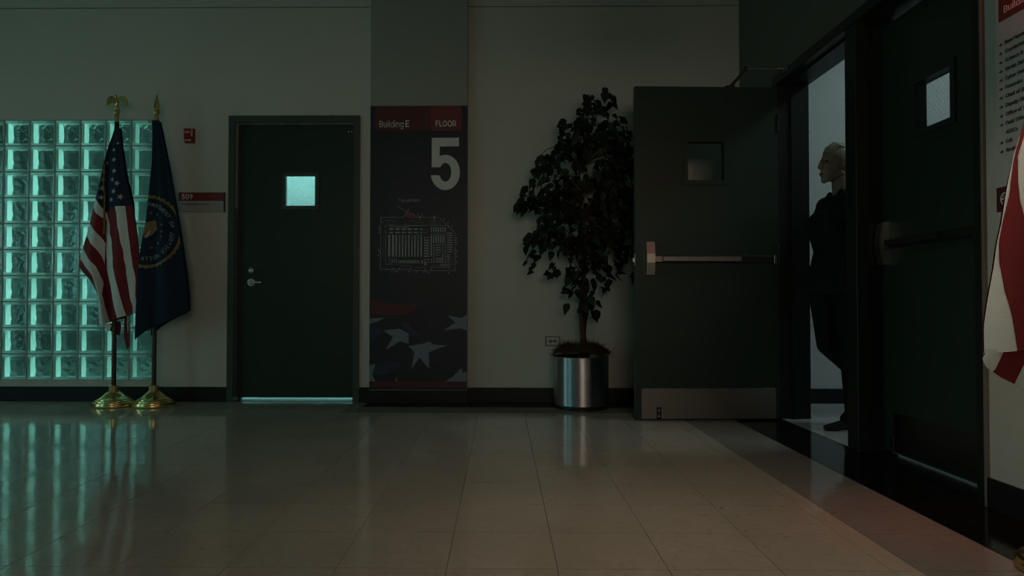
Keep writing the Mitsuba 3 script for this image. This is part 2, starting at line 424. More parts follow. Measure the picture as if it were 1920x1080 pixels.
# lobby: warm lamp out of view, placed to light the near floor
panel_lamp('unseen_lamp', .76, 1.80, 0.50, 0.56, LAMP_WARM, 'warm lamp out of view in a black shade, lighting the near floor', z=2.40)
add('unseen_lamp__shade', cat(box(.47, .49, 1.47, 2.13, 2.12, 2.42), box(1.03, 1.05, 1.47, 2.13, 2.06, 2.42), box(.49, 1.03, 1.47, 1.49, 2.12, 2.42), box(.49, 1.03, 2.11, 2.13, 2.12, 2.42), tube([(.76, 1.80, 2.41), (.76, 1.80, ZC)], .012, 8)), mt('black_plastic'))  # shade of the unseen lamp, keeps its light off the walls
add('added_low_blocker', box(XL, XR, -1.3, -1.1, 0, 1.30, .01), mt('paint_wall'), kind='structure')  # added out of view, blocks front light from floor and lower wall
panel_lamp('unseen_lamp_001', 3.6, 3.8, 0.6, 1.2, LAMP_HALL, 'unseen pale panel lighting the corridor behind the double doors')  # out of view, lights the corridor wall
panel_lamp('unseen_lamp_002', -1.5, 5.76, 1.0, 0.3, LAMP_BACK, 'unseen green panel lighting the office behind the door with the lit pane', z=2.9)  # out of view, lights the room behind the door pane
# unseen glowing panels: on the left, behind the camera, beside the glass block room
def unseen_lit_panel(key, x0, x1, y0, y1, z0, z1, c, wall):
    v = [(x0, y0, z0), (x1, y1, z0), (x1, y1, z1), (x0, y0, z1)]
    m = trimesh.Trimesh(v, [(0, 1, 2), (0, 2, 3)], process=False)
    if m.face_normals[0] @ np.array(wall) < 0: m.invert()
    add(key, m, mt('lamp_shell'), kind='structure', emitter=emit(c))
    t, w = .05, np.array(wall) * .02
    fr = [(0, t), ]
    bs = []
    e = lambda p, q: hull([np.array(a) + o for a in (p, q) for o in [np.array(wall) * .03 * k + np.array([(abs(wall[1]) > .5) * dx, (abs(wall[0]) > .5) * dx, dz]) for k in (0, 1) for dx in (-t / 2, t / 2) for dz in (-t / 2, t / 2)]])
    add(key + '__frame', cat(e(v[0], v[1]), e(v[1], v[2]), e(v[2], v[3]), e(v[3], v[0]), *([e([(x0 + x1) / 2, (y0 + y1) / 2, z0], [(x0 + x1) / 2, (y0 + y1) / 2, z1])] if abs(x1 - x0) + abs(y1 - y0) > .5 else [])), mt('frame_green'))
unseen_lit_panel('unseen_light_2', XL + .01, XL + .01, 2.8, 3.55, .4, 2.3, LAMP_SIDE, (1, 0, 0))  # out of view, lights the left of the back wall
unseen_lit_panel('unseen_light_6', XL + .01, XL + .01, 3.66, 3.84, .3, 2.3, LAMP_SLIT, (1, 0, 0))  # out of view, placed for a highlight on planter and brass
unseen_lit_panel('unseen_light_5', XL + .01, XL + .01, -0.3, 1.6, .7, 2.0, LAMP_SIDE, (1, 0, 0))  # out of view, evens the light coming from the left
unseen_lit_panel('unseen_light_3', -.6, 1.5, YF + .01, YF + .01, .9, 2.3, LAMP_FRONT, (0, 1, 0))  # out of view, placed to light the middle of the back wall
add('added_upper_blocker', box(XL, XR, -.6, -.4, 1.92, ZC), mt('ceiling_white'), kind='structure')  # added out of view, blocks front light from the upper back wall
unseen_lit_panel('unseen_light_4', -.41, -.41, 6.3, 9.1, .25, 3.0, LAMP_GLASS, (-1, 0, 0))  # out of view, placed to light the glass block linings
# red lamp out of view, placed to redden the directory header
AY, AZ = 2.29, 1.93
add('unseen_red_lamp__plate', box(XR - .045, XR - .024, AY - .05, AY + .05, AZ - .06, AZ + .06, .004), mt('red_paint'))
dome = trimesh.creation.icosphere(subdivisions=2, radius=.045); dome.apply_scale([.7, 1, 1]); dome.apply_translation([XR - .065, AY, AZ])
add('unseen_red_lamp__lens', dome, mt('lamp_shell'), emitter=emit(LAMP_RED))
scene['unseen_red_spot'] = {'type': 'spot', 'intensity': rgb(1.2, .04, .035), 'cutoff_angle': 17.0, 'beam_width': 5.0,
    'to_world': T().look_at(origin=[XR - .12, AY, AZ - .02], target=[1.52, 2.42, 0], up=[0, 1, 0])}  # unseen spot, reddens the floor border near the right wall
tag('unseen_red_lamp', 'unseen red lamp, out of view, reddening the header of the directory board', 'alarm lamp')
# ================================================================ door 509 in the back wall
YD = 5.415
fr = sbox(-2.088, 0, -1.078, 2.190).difference(sbox(-2.040, -1, -1.125, 2.140))
st = sbox(-2.040, 0, -1.125, 2.140).difference(sbox(-2.022, -1, -1.143, 2.122))
add('trim_1', cat(extr(fr, YW - .018, YW + .05), extr(st, YW + .05 + .052, YW + .14), extr(fr, YW + .05, YW + .14)), mt('frame_green'), kind='structure')
WX0, WX1, WZ0, WZ1 = -1.672, -1.432, 1.500, 1.742     # lite opening
leaf = sbox(-2.036, 0.026, -1.129, 2.134).difference(sbox(WX0, WZ0, WX1, WZ1))
add('door_1', extr(leaf, YD, YD + .044), mt('door_green'), kind='structure')
stop = sbox(WX0 - .022, WZ0 - .022, WX1 + .022, WZ1 + .022).difference(sbox(WX0 + .006, WZ0 + .006, WX1 - .006, WZ1 - .006))
add('door_1__window_frame', extr(stop, YD - .010, YD + .0), mt('frame_green'))
add('door_1__window_pane', box(WX0, WX1, YD + .020, YD + .0201, WZ0, WZ1), mt('pane'))
def wire_mesh(x0, x1, z0, z1, y, step=.0175, r=.0005):
    out = []
    P = sbox(x0, z0, x1, z1)
    n = int((x1 - x0 + z1 - z0) / (step * 1.414)) + 2
    for k in range(-n, 2 * n):
        for s in (1, -1):
            c = x0 + k * step * 1.414 if s == 1 else x1 - k * step * 1.414
            L = LineString([(c, z0), (c + s * 2, z0 + 2)]).intersection(P)
            if L.length > .005:
                a, b = L.coords[0], L.coords[-1]
                out.append(tube([(a[0], y, a[1]), (b[0], y, b[1])], r, 4))
    return cat(*out)
add('door_1__window_wire', wire_mesh(WX0, WX1, WZ0, WZ1, YD + .018), mt('wire'), kind='stuff')
# lever and deadbolt
add('door_1__lever', cat(lathe([(0, 0), (.027, 0), (.030, .004), (.030, .010), (.012, .012), (.011, .050), (0, .050)], 28).apply_transform(mat(rotx(math.pi / 2))).apply_translation([-1.928, YD, .912]),
    hull([(-1.938, YD - .046, .922), (-1.938, YD - .046, .902), (-1.938, YD - .060, .920), (-1.938, YD - .060, .904), (-1.842, YD - .044, .918), (-1.842, YD - .044, .905), (-1.842, YD - .054, .917), (-1.842, YD - .054, .906), (-1.836, YD - .049, .911)])), mt('steel'), 40)
add('door_1__deadbolt', lathe([(0, 0), (.024, 0), (.026, .006), (.018, .012), (.010, .014), (0, .014)], 28).apply_transform(mat(rotx(math.pi / 2))).apply_translation([-1.935, YD, 1.004]), mt('steel'), 40)
for k, xx in enumerate((-1.182, -1.158)):
    add('door_1__screw' + ('_001' if k else ''), lathe([(0, 0), (.006, 0), (.004, .004), (0, .005)], 12).apply_transform(mat(rotx(math.pi / 2))).apply_translation([xx, YD, 2.083]), mt('steel'), 40)
for k, zz in enumerate((.25, 1.07, 1.93)):
    add('trim_1__hinge' + ('_%03d' % k if k else ''), tube([(-1.127, YD - .006, zz - .05), (-1.127, YD - .006, zz + .05)], .007, 10), mt('frame_green'), 40)

# ================================================================ double doors in the right wall
fy0, fy1, ft = RO
XF0, XF1 = XR - .012, 2.03
# frame: jambs, header, mullion (profile with a stop)
jam_far = cat(box(XF0, XF1, fy1 - .055, fy1, 0, ft, .003), box(XF0 + .10, XF0 + .15, fy1 - .068, fy1 - .05, 0, ft - .06))
jam_near = cat(box(XF0, XF1, fy0, fy0 + .045, 0, ft, .003),)
head = cat(box(XF0, XF1, fy0, fy1, ft - .058, ft, .003), box(XF0 + .06, XF0 + .10, fy0 + .04, fy1 - .05, ft - .072, ft - .05))
MY0, MY1 = 3.590, 3.712
mull = cat(box(XF0 + .006, XF0 + .075, MY0 + .010, MY1, 0, ft - .05, .004), box(XF0 + .06, XF1, MY0 + .035, MY1 - .035, 0, ft - .05, .004))
add('trim_2', cat(jam_far, jam_near, head, mull), mt('frame_black'), kind='structure')
add('floor__sill', box(1.841, 1.99, fy0 - .02, MY0 + .06, -.01, .0012), mt('tile_black'))

def lite(w0, w1, z0, z1, leafpoly):
    return leafpoly.difference(sbox(w0, z0, w1, z1))
# ---- open leaf: local x from the hinge to the free edge, local +y towards the camera, thickness .045
LW = 0.935
lx = lambda X: 1.803 - X            # distance from hinge
OW0, OW1, OZ0, OZ1 = lx(1.452), lx(1.206), 1.550, 1.808
hingeM = mat(np.array([[-1, 0, 0], [0, -1, 0], [0, 0, 1.0]]) @ rotz(math.radians(2.2)), (1.803, 4.605, 0))
def on_open(m): return moved(m, hingeM)
leafp = sbox(0, .010, LW, 2.165).difference(sbox(OW0, OZ0, OW1, OZ1))
add('door_2', on_open(extr(leafp, -.0225, .0225)), mt('door_green'), kind='structure')
edge = .0225
stop2 = sbox(OW0 - .024, OZ0 - .024, OW1 + .024, OZ1 + .024).difference(sbox(OW0 + .004, OZ0 + .004, OW1 - .004, OZ1 - .004))
add('door_2__window_frame', on_open(cat(extr(stop2, edge, edge + .008), extr(stop2, -edge - .008, -edge))), mt('door_green'))
add('door_2__window_pane', on_open(box(OW0, OW1, -.0001, .0001, OZ0, OZ1)), mt('pane'))
add('door_2__kick_plate', on_open(box(lx(1.780), lx(.905), edge, edge + .0025, .012, .208, .0008)), mt('steel_dull'))
add('door_2__edge_guard', on_open(box(LW - .001, LW + .0012, -.0215, .0215, .03, 2.15)), mt('frame_green'))
add('door_2__latch_plate', on_open(cat(box(LW, LW + .003, -.014, .014, 1.00, 1.075, .001), box(LW, LW + .012, -.006, .006, 1.022, 1.05, .002))), mt('steel'))
# panic bar
def panic(place, mirror, x_lat, x_end, x_split, zc):
    """crash bar along local x: head case at x_lat, rail to x_end, insert cover beyond x_split"""
    s = 1 if x_end > x_lat else -1
    a, b = sorted((x_lat - s * .031, x_lat + s * .031))
    headc = hull([(a + .002, y, z) for y in (edge,) for z in (zc - .108, zc + .112)] + [(b - .002, y, z) for y in (edge,) for z in (zc - .108, zc + .112)]
                 + [(x, edge + .046, z) for x in (a + .004, b - .004) for z in (zc - .026, zc + .030)] + [(x, edge + .030, z) for x in (a + .004, b - .004) for z in (zc - .104, zc + .108)])
    c0, c1 = sorted((x_lat + s * .031, x_end))
    def prof(h0, h1, d): return hull([(c0, edge, zc - h0), (c1, edge, zc - h0), (c0, edge, zc + h1), (c1, edge, zc + h1), (c0, edge + d, zc - h0 + .008), (c1, edge + d, zc - h0 + .008), (c0, edge + d, zc + h1 - .008), (c1, edge + d, zc + h1 - .008)])
    rail = prof(.028, .024, .026)
    p0, p1 = sorted((x_lat + s * .075, x_split - s * .004))
    bar = hull([(x, edge + .024, z) for x in (p0, p1) for z in (zc - .021, zc + .017)] + [(x, edge + .052, z) for x in (p0 + .006, p1 - .003) for z in (zc - .016, zc + .012)])
    q0, q1 = sorted((x_split, x_end - s * .012))
    ins = box(q0, q1, edge + .024, edge + .0285, zc - .021, zc + .017, .002)
    e0, e1 = sorted((x_end - s * .014, x_end + s * .004))
    cap = box(e0, e1, edge, edge + .032, zc - .030, zc + .026, .004)
    return headc, rail, bar, ins, cap
hc, rl, br, ins, cp = panic(None, 1, lx(.959), lx(1.775), lx(1.552), 1.043)
add('door_2__panic_bar', on_open(rl), mt('steel_dull'))
add('door_2__panic_bar__latch_case', on_open(hc), mt('steel'), label='steel latch case')
add('door_2__panic_bar__push_pad', on_open(br), mt('steel_dull'))
add('door_2__panic_bar__insert', on_open(ins), mt('black_plastic'), label='black insert')
add('door_2__panic_bar__end_cap', on_open(cp), mt('steel_dull'))
add('door_2__bolt_plate', on_open(box(lx(1.031), lx(1.001), edge + .002, edge + .010, .012, .088, .003)), mt('black_plastic'))
for k, zz in enumerate((.030, .068)):
    add('door_2__bolt_plate__screw' + ('_001' if k else ''), on_open(lathe([(0, 0), (.007, 0), (.005, .003), (0, .004)], 12).apply_transform(mat(rotx(-math.pi / 2))).apply_translation([lx(1.016), edge + .010, zz])), mt('steel'), 40)
for k, zz in enumerate((.24, 1.08, 1.93)):
    add('trim_2__hinge' + ('_%03d' % k if k else ''), tube([(1.803, 4.580, zz - .06), (1.803, 4.580, zz + .06)], .009, 10), mt('frame_black'), 40)
# closer: arm from the leaf's top edge to the header
add('door_closer__arm', cat(tube([(1.500, 4.590, 2.172), (1.590, 4.560, 2.275)], [.011, .009], 8), tube([(1.590, 4.560, 2.265), (1.590, 4.560, 2.292)], .010, 10)), mt('black_plastic'), 40)
add('door_closer__link', cat(tube([(1.590, 4.560, 2.283), (1.812, 4.46, 2.243)], .0055, 8), hull([(1.76, 4.475, 2.247), (1.76, 4.491, 2.247), (1.812, 4.452, 2.236), (1.812, 4.47, 2.236), (1.76, 4.475, 2.258), (1.812, 4.452, 2.248)])), mt('steel_dull'), 40)
add('door_closer__shoe', box(1.800, 1.812, 4.43, 4.50, 2.225, 2.262, .003), mt('steel_dull'))
add('door_closer__pivot_block', box(1.47, 1.53, 4.588, 4.628, 2.166, 2.182, .003), mt('black_plastic'))
tag('door_closer', 'dark folding closer arm joining the top of the open door to the header', 'door closer')

# ---- closed leaf: plane x, local axis y
XC = 1.955
CW0, CW1, CZ0, CZ1 = 3.052, 3.325, 1.562, 1.795
leafc = Polygon([(fy0 + .048, .016), (MY0 + .030, .016), (MY0 + .030, 2.165), (fy0 + .048, 2.165)]).difference(sbox(CW0, CZ0, CW1, CZ1))
add('door_3', extr_x(leafc, XC, XC + .045), mt('door_green'), kind='structure')
stop3 = sbox(CW0 - .028, CZ0 - .024, CW1 + .032, CZ1 + .026).difference(sbox(CW0 + .004, CZ0 + .004, CW1 - .004, CZ1 - .004))
add('door_3__window_frame', cat(extr_x(stop3, XC - .008, XC), extr_x(stop3, XC + .045, XC + .053)), mt('door_green'))
add('door_3__window_pane', box(XC + .020, XC + .0201, CW0, CW1, CZ0, CZ1), mt('pane'))
wm = wire_mesh(CW0, CW1, CZ0, CZ1, 0)
add('door_3__window_wire', moved(wm, mat(np.array([[0, -1, 0], [1, 0, 0], [0, 0, 1.0]]), (XC + .018, 0, 0))), mt('wire'), kind='stuff')
closedM = mat(np.array([[0, -1, 0], [1, 0, 0], [0, 0, 1.0]]), (XC + edge, 0, 0))   # local x -> +y, local +y -> -x
hc, rl, br, ins, cp = panic(None, 1, 3.585, 2.76, 3.075, 1.058)
add('door_3__panic_bar', moved(rl, closedM), mt('steel_dull'))
add('door_3__panic_bar__latch_case', moved(hc, closedM), mt('steel'), label='steel latch case')
add('door_3__panic_bar__push_pad', moved(br, closedM), mt('black_plastic'))
add('door_3__panic_bar__insert', moved(ins, closedM), mt('black_plastic'))
add('door_3__panic_bar__end_cap', moved(cp, closedM), mt('steel_dull'))
add('door_3__kick_plate', box(XC - .0025, XC, fy0 + .07, 3.53, .03, .215, .0008), mt('steel_shaded'))  # darker steel than the open leaf, shade put into its colour
add('door_3__bolt_plate', box(XC - .012, XC - .003, 3.515, 3.545, .03, .10, .003), mt('black_plastic'))

# ================================================================ signs on the back wall
# room sign: red band with white number, grey plate below
sx0, sx1, sz0, szm, sz1 = -2.470, -2.118, 1.450, 1.535, 1.600
add('room_sign', box(sx0, sx1, YW - .014, YW, sz0, sz1, .002), mt('plate_grey'), label='grey and red room sign beside the green door reading 509 Human Resources', cat='sign')
add('room_sign__number_band', box(sx0, sx1, YW - .0165, YW - .013, szm, sz1 - .0005, .001), mt('print_red'), label='red band')
add('room_sign__number', text_at('509', .038, (sx0 + .026, YW - .0165, szm + .013), bold=True, width=.084), mt('print_white'))
add('room_sign__lettering', text_at('Human Resources', .017, (sx0 + .026, YW - .014, szm - .032), width=.205), mt('print_black'))
add('room_sign__edge', box(sx1 - .004, sx1 + .004, YW - .0175, YW - .001, sz0 - .001, sz1 + .001, .001), mt('black_plastic'))
# fire pull
add('fire_alarm', hull([(x, y, z) for (x, z, y) in [(-2.426, 1.980, YW), (-2.352, 1.980, YW), (-2.426, 2.090, YW), (-2.352, 2.090, YW), (-2.421, 1.985, YW - .042), (-2.357, 1.985, YW - .042), (-2.421, 2.085, YW - .046), (-2.357, 2.085, YW - .046)]]), mt('red_paint'), label='small red fire alarm pull box on the wall left of the door', cat='fire alarm')
add('fire_alarm__handle', hull([(x, y, z) for x in (-2.414, -2.368) for z in (2.006, 2.034) for y in (YW - .044,)] + [(x, YW - .054, z) for x in (-2.410, -2.372) for z in (2.012, 2.028)]), mt('red_paint'))
add('fire_alarm__lettering', cat(text_at('FIRE', .013, (-2.416, YW - .0465, 2.050), bold=True, width=.040), text_at('ALARM', .013, (-2.417, YW - .045, 1.990), bold=True, width=.050),
    moved(text_at('FIRE', .011, (0, 0, 0), R=np.eye(3), bold=True, width=.055), mat(ON_BACK @ rotz(-math.pi / 2), (-2.365, YW - .0462, 2.080)))), mt('print_white'))
# outlet
add('outlet', box(.338, .450, YW - .006, YW, .430, .502, .0025), mt('plate_dark'), label='small double outlet with a dark plate low on the wall left of the planter', cat='outlet')
add('outlet__insert', extr(sbox(.354, .444, .434, .488).buffer(.008).buffer(-.002), YW - .009, YW - .005), mt('outlet_ivory'))
for k, xx in enumerate((.377, .411)):
    sfx = '_001' if k else ''
    add('outlet__socket' + sfx, extr(Point(xx, .466).buffer(.0145).intersection(sbox(xx - .02, .4535, xx + .02, .4785)), YW - .0105, YW - .0085), mt('plate_dark'))
    add('outlet__socket' + sfx + '__slot', cat(box(xx - .007, xx + .0, YW - .0113, YW - .0103, .471, .4735), box(xx - .007, xx, YW - .0113, YW - .0103, .458, .4605), lathe([(0, 0), (.0028, 0), (.0028, .001), (0, .001)], 10).apply_transform(mat(rotx(math.pi / 2))).apply_translation([xx + .008, YW - .0105, .466])), mt('print_black'))

# ================================================================ floor banner on the column
BY = CY - .006
BX0, BX1, BZ0, BZ1 = -.9895, -.2535, .123, 2.250
add('banner', box(BX0, BX1, BY, CY + .001, BZ0 - .02, BZ1, .001), mt('print_navy'), label='tall navy column banner with Building E, floor 5 and a floor plan', cat='banner')
def bp(px, py):
    """drawing units of the banner artwork -> metres"""
    return BX0 + (px - 695.0) / 181.5 * (BX1 - BX0), BZ1 - (py - 199.0) / 528.0 * (BZ1 - BZ0)
def brect(x0, y0, x1, y1):
    a, b = bp(x0, y1), bp(x1, y0)
    return sbox(a[0], a[1], b[0], b[1])
def bpoly(pts): return Polygon([bp(*p) for p in pts])
art = sbox(BX0, BZ0, BX1, BZ1)
def printed(key, shp, m, lift=.0012, **k):
    add(key, extr(shp.intersection(art), BY - lift, BY), mt(m), **k)
printed('banner__title_panel', brect(704, 199.5, 808, 246), 'print_dark_red')
printed('banner__floor_panel', brect(808, 199.0, 866, 246), 'print_red', label='brighter red panel behind FLOOR')
zb = bp(0, 239)[1]
def bt(s, px, py, hpx, wpx, bold): return text_at(s, hpx / 528. * (BZ1 - BZ0), (bp(px, py)[0], BY - .0012, bp(px, py)[1]), bold=bold, width=wpx / 181.5 * (BX1 - BX0))
add('banner__lettering', cat(bt('Building', 712, 239.5, 12, 45, False), bt('E', 760.5, 239, 12, 7, True)), mt('print_white'))
add('banner__lettering_001', bt('FLOOR', 817, 238, 10.5, 38.5, True), mt('print_white'))
add('banner__lettering_002', text_at('You are here', 6 / 528. * (BZ1 - BZ0), (bp(748, 380)[0], BY - .0005, bp(748, 380)[1]), width=40.5 / 181.5 * (BX1 - BX0)), mt('print_line'))
# big 5
k5 = lambda x, y: (670 + x * .2037, 180 + y * .2037)
cx5, cy5 = 812, 712
outer = [(687, 392), (936, 390), (936, 470), (760, 473), (760, 570)]
arc = []
for a in np.linspace(-118, 158, 40):
    arc.append((cx5 + 134 * math.cos(math.radians(a)), cy5 + 163 * math.sin(math.radians(a))))
poly5 = [(687, 392), (936, 390), (936, 470), (760, 473), (760, 570)] + [p for p in arc] + [(678, 738), (757, 738)] 
inner = []
for a in np.linspace(150, -145, 40):
    inner.append((cx5 - 0 + 54 * math.cos(math.radians(a)), cy5 - 2 + 86 * math.sin(math.radians(a))))
poly5 = poly5 + inner + [(760, 664), (687, 664)]
g5 = Polygon([bp(*k5(*p)) for p in poly5]).buffer(0)
printed('banner__number', g5, 'print_white')
# floor plan
kp = lambda x, y: (670 + x * .18519, 360 + y * .18519)
def pl(pts, w): return LineString([bp(*kp(*p)) for p in pts]).buffer(w / 1000., cap_style='flat', join_style='mitre')
def pr(x0, y0, x1, y1):
    a, b = bp(*kp(x0, y1)), bp(*kp(x1, y0))
    return sbox(a[0], a[1], b[0], b[1])
lines = [pl([(403, 150), (505, 207), (585, 243), (592, 268), (830, 268), (990, 425), (992, 808), (555, 808), (548, 795), (242, 795), (244, 268), (475, 268), (505, 207)], 1.6),
         pl([(375, 742), (292, 742), (292, 350), (530, 350), (900, 348)], 1.6), pl([(330, 366), (525, 366), (532, 352), (640, 352)], 2.0),
         pl([(740, 775), (945, 775), (945, 740), (985, 740)], 1.4), pl([(915, 350), (985, 420)], 2.4), pl([(400, 742), (425, 742), (425, 700)], 1.2),
         pl([(440, 760), (545, 760), (555, 790)], 1.0), pl([(605, 778), (680, 775), (690, 755)], 1.0), pl([(300, 300), (380, 300), (380, 345), (320, 345), (320, 305)], .9),
         pl([(535, 300), (580, 300), (580, 345)], .9), pl([(595, 315), (670, 315), (670, 345)], .9), pl([(735, 305), (850, 305)], .8), pl([(740, 330), (860, 330)], .8), pl([(772, 275), (772, 345)], .8),
         pl([(265, 300), (265, 340)], .8), pl([(270, 440), (270, 690)], .7), pl([(958, 660), (958, 725)], .8), pl([(672, 392), (715, 392), (715, 422), (675, 422), (675, 390)], 1.5),
         pl([(410, 310), (410, 345)], .8), pl([(490, 305), (490, 340), (515, 340)], .9), pl([(865, 785), (865, 805)], .8), pl([(922, 785), (922, 805)], .8)]
printed('banner__floor_plan', shapely.union_all(lines), 'print_line', lift=.0010)
blk = []
for x in (328, 390, 453, 515, 577): blk += [pr(x, 380, x + 44, 395), pr(x, 415, x + 44, 428)]
blk += [pr(642, 380, 662, 395), pr(642, 415, 662, 428)]
for i, x in enumerate((320, 358, 394, 427, 459, 490, 521, 552, 583, 614, 646)):
    w = 20 if i < 2 else 16
    blk.append(pr(x, 445 if i not in (3, 5, 7, 9) else 500, x + w - (3 if i > 1 else 0), 667))
    if i in (3, 5, 7, 9): blk += [pr(x, 447, x + 13, 462), pr(x, 472, x + 13, 488)]
for k in range(7): blk.append(pr(680, 492 + k * 27, 730, 506 + k * 27))
blk += [pr(680, 465, 698, 478), pr(712, 465, 730, 478)]
for k in range(7): blk.append(pr(750 + k * 23, 365, 761 + k * 23, 415))
for k in range(11): blk.append(pr(750 + k * 14.5, 426, 757 + k * 14.5, 432))
for k in range(6): blk.append(pr(748 + k * 24, 443, 760 + k * 24, 528 if k else 665))
for k in range(9): blk.append(pr(912, 424 + k * 23.5, 968, 433 + k * 23.5))
for k in range(5): blk.append(pr(910, 645 + k * 18, 942, 653 + k * 18))
for x, y in ((797, 543), (797, 567), (797, 591)): blk.append(pr(x, y, x + 55, y + 9))
for y in (675, 694, 715): blk.append(pr(797, y, 873, y + 9))
for y in range(540, 730, 28):
    blk += [pr(775, y, 785, y + 18), pr(865, y, 874, y + 18), pr(888, y, 897, y + 18)]
for y in range(445, 540, 26): blk.append(pr(888, y, 896, y + 8))
for k in range(3): blk += [pr(318 + k * 14, 688, 327 + k * 14, 692), pr(318 + k * 14, 705, 327 + k * 14, 709), pr(318 + k * 14, 722, 327 + k * 14, 726)]
for k in range(3): blk.append(pr(358 + k * 22, 688, 366 + k * 22, 728))
for k in range(13): blk.append(pr(436 + k * 15.5, 698 + (k % 3) * 3, 444 + k * 15.5, 733))
blk.append(pr(655, 698, 668, 738))
for x in (682, 714, 748): blk += [pr(x, 690, x + 18, 702), pr(x, 714, x + 18, 726)]
for k in range(4): blk.append(pr(760 + k * 22, 752, 768 + k * 22, 759))
for k in range(6): blk.append(pr(843 + k * 16, 738, 851 + k * 16, 764))
blk += [pr(797, 612, 852, 616), pr(797, 628, 852, 632), pr(797, 648, 838, 654), pr(855, 648, 873, 656)]
for x, y in ((637, 258), (785, 258), (925, 352), (998, 503), (998, 637), (235, 392), (235, 620), (693, 790)): blk.append(Point(bp(*kp(x, y))).buffer(.0052))
for x, y in ((614, 240), (662, 240), (785, 280), (637, 285), (960, 356), (1008, 530), (1008, 668), (222, 422), (222, 652), (222, 370), (222, 600), (360, 815), (390, 815), (412, 815), (530, 815), (605, 815), (677, 822), (702, 822), (730, 833), (928, 835), (520, 188), (880, 282), (922, 322), (1008, 478), (1008, 610), (1008, 720), (375, 785), (430, 785), (755, 795)): blk.append(pr(x - 5, y - 7, x + 5, y + 7))
blk.append(Polygon([bp(*kp(*p)) for p in ((685, 720), (712, 738), (690, 760))]))
printed('banner__floor_plan_block', shapely.union_all([b.buffer(0) for b in blk]), 'print_grey', lift=.0011, kind='stuff')
printed('banner__location_mark', Polygon([bp(*kp(*p)) for p in ((505, 215), (585, 248), (578, 268), (540, 275), (488, 262))]), 'print_red', lift=.0011)
# flag artwork at the foot of the banner
ks = lambda x, y: (670 + x * .2222, 540 + y * .2222)
def sp(pts): return Polygon([bp(*ks(*p)) for p in pts]).buffer(0)
printed('banner__flag_art', shapely.union_all([sp([(105, 100), (330, 150), (520, 145), (500, 190), (430, 230), (300, 240), (105, 230)])]), 'print_dark_red', lift=.0006)
for k, f_ in enumerate(([(105, 335), (190, 330), (215, 380), (150, 450), (105, 455)], [(160, 640), (360, 630), (370, 680), (230, 740), (140, 735)], [(370, 310), (450, 300), (460, 350), (550, 405), (445, 420)])):
    printed('banner__fold' + ('_%03d' % k if k else ''), sp(f_), 'print_fold', lift=.0006)
stars = [[(105, 268), (245, 260), (160, 300), (105, 312)],
         [(225, 365), (370, 352), (440, 395), (442, 480), (368, 458), (248, 530), (308, 420)],
         [(438, 497), (560, 478), (620, 460), (640, 485), (765, 492), (690, 515), (612, 550), (612, 688), (532, 595), (464, 692), (490, 550)],
         [(768, 240), (880, 262), (932, 230), (932, 372), (880, 348), (735, 365), (832, 298)],
         [(105, 662), (165, 645), (135, 735), (168, 800), (105, 800)], [(330, 800), (340, 750), (347, 800)],
         [(735, 800), (810, 755), (880, 680), (895, 722), (932, 712), (932, 800)]]
for k, s in enumerate(stars):
    printed('banner__star' + ('_%03d' % k if k else ''), sp(s), 'print_star', lift=.0009)
printed('banner__foot_band', brect(695, 716.5, 876.5, 727), 'print_dark_red', lift=.0011)

# ================================================================ directory board on the right wall
DX = XR - .022
add('directory_board', box(DX, XR - .0005, 1.86, 2.560, .95, 2.10, .003), mt('sign_white'), label='white directory board with red header and arrow list behind the flag', cat='sign')
add('directory_board__header', box(DX - .0015, DX, 1.862, 2.540, 1.772, 2.06), mt('print_red'), label='red header')
def dtext(s, h, y, z, bold=False, m='print_black', key=None, w=None): return text_at(s, h, (DX - .0005, y, z), R=ON_RIGHT, bold=bold, width=w)
add('directory_board__header_lettering', text_at('Building E', .025, (DX - .0015, 2.512, 1.795), R=ON_RIGHT), mt('print_white'), kind='stuff')
rows = ['New Haven Office', 'Counterterrorism', 'Science & Tech', 'Victim Services', 'Cyber Division', 'Forensics', 'Chief of Staff', 'Deputy Director', 'Office of Training', 'Field Office', 'ADICs', 'Exit', 'Restrooms']
zr = np.linspace(1.688, 1.302, 13)
add('directory_board__lettering', cat(*[dtext(s, 0.0135, 2.510, z - .005) for s, z in zip(rows, zr)]), mt('print_black'))
arrows = []
for i, z in enumerate(zr):
    if i == 10: continue
    a = cat(box(-.008, .004, -.0012, 0, -.0016, .0016), extr(Polygon([(.001, -.0065), (.009, 0), (.001, .0065)]), -.0012, 0))
    arrows.append(moved(a, mat(np.array([[0, 1, 0], [-1, 0, 0], [0, 0, 1.0]]), (DX, 2.534, z))))
add('directory_board__arrow', cat(*arrows), mt('print_dark_red'), kind='stuff')
add('directory_board__icon', box(DX - .0015, DX, 2.475, 2.562, 1.088, 1.176), mt('print_dark_red'), label='dark red square with a white ring symbol')
ic = Point(0, 0).buffer(.024).difference(Point(0, 0).buffer(.018)).union(affinity.rotate(sbox(-.022, -.003, .022, .003), 0)).union(Point(.004, .012).buffer(.005)).union(affinity.rotate(sbox(-.004, -.018, .002, .012), 20))
icm = extr(ic, -.001, 0)
add('directory_board__icon__symbol', moved(icm, mat(np.array([[0, 1, 0], [-1, 0, 0], [0, 0, 1.0]]), (DX - .0015, 2.518, 1.132))), mt('print_white'))
# corner moulding at the near end of the door frame
add('trim_3', box(XR - .014, XR + .01, RO[0] - .012, RO[0] + .002, 0, ZC, .002), mt('trim_tan'), kind='structure')
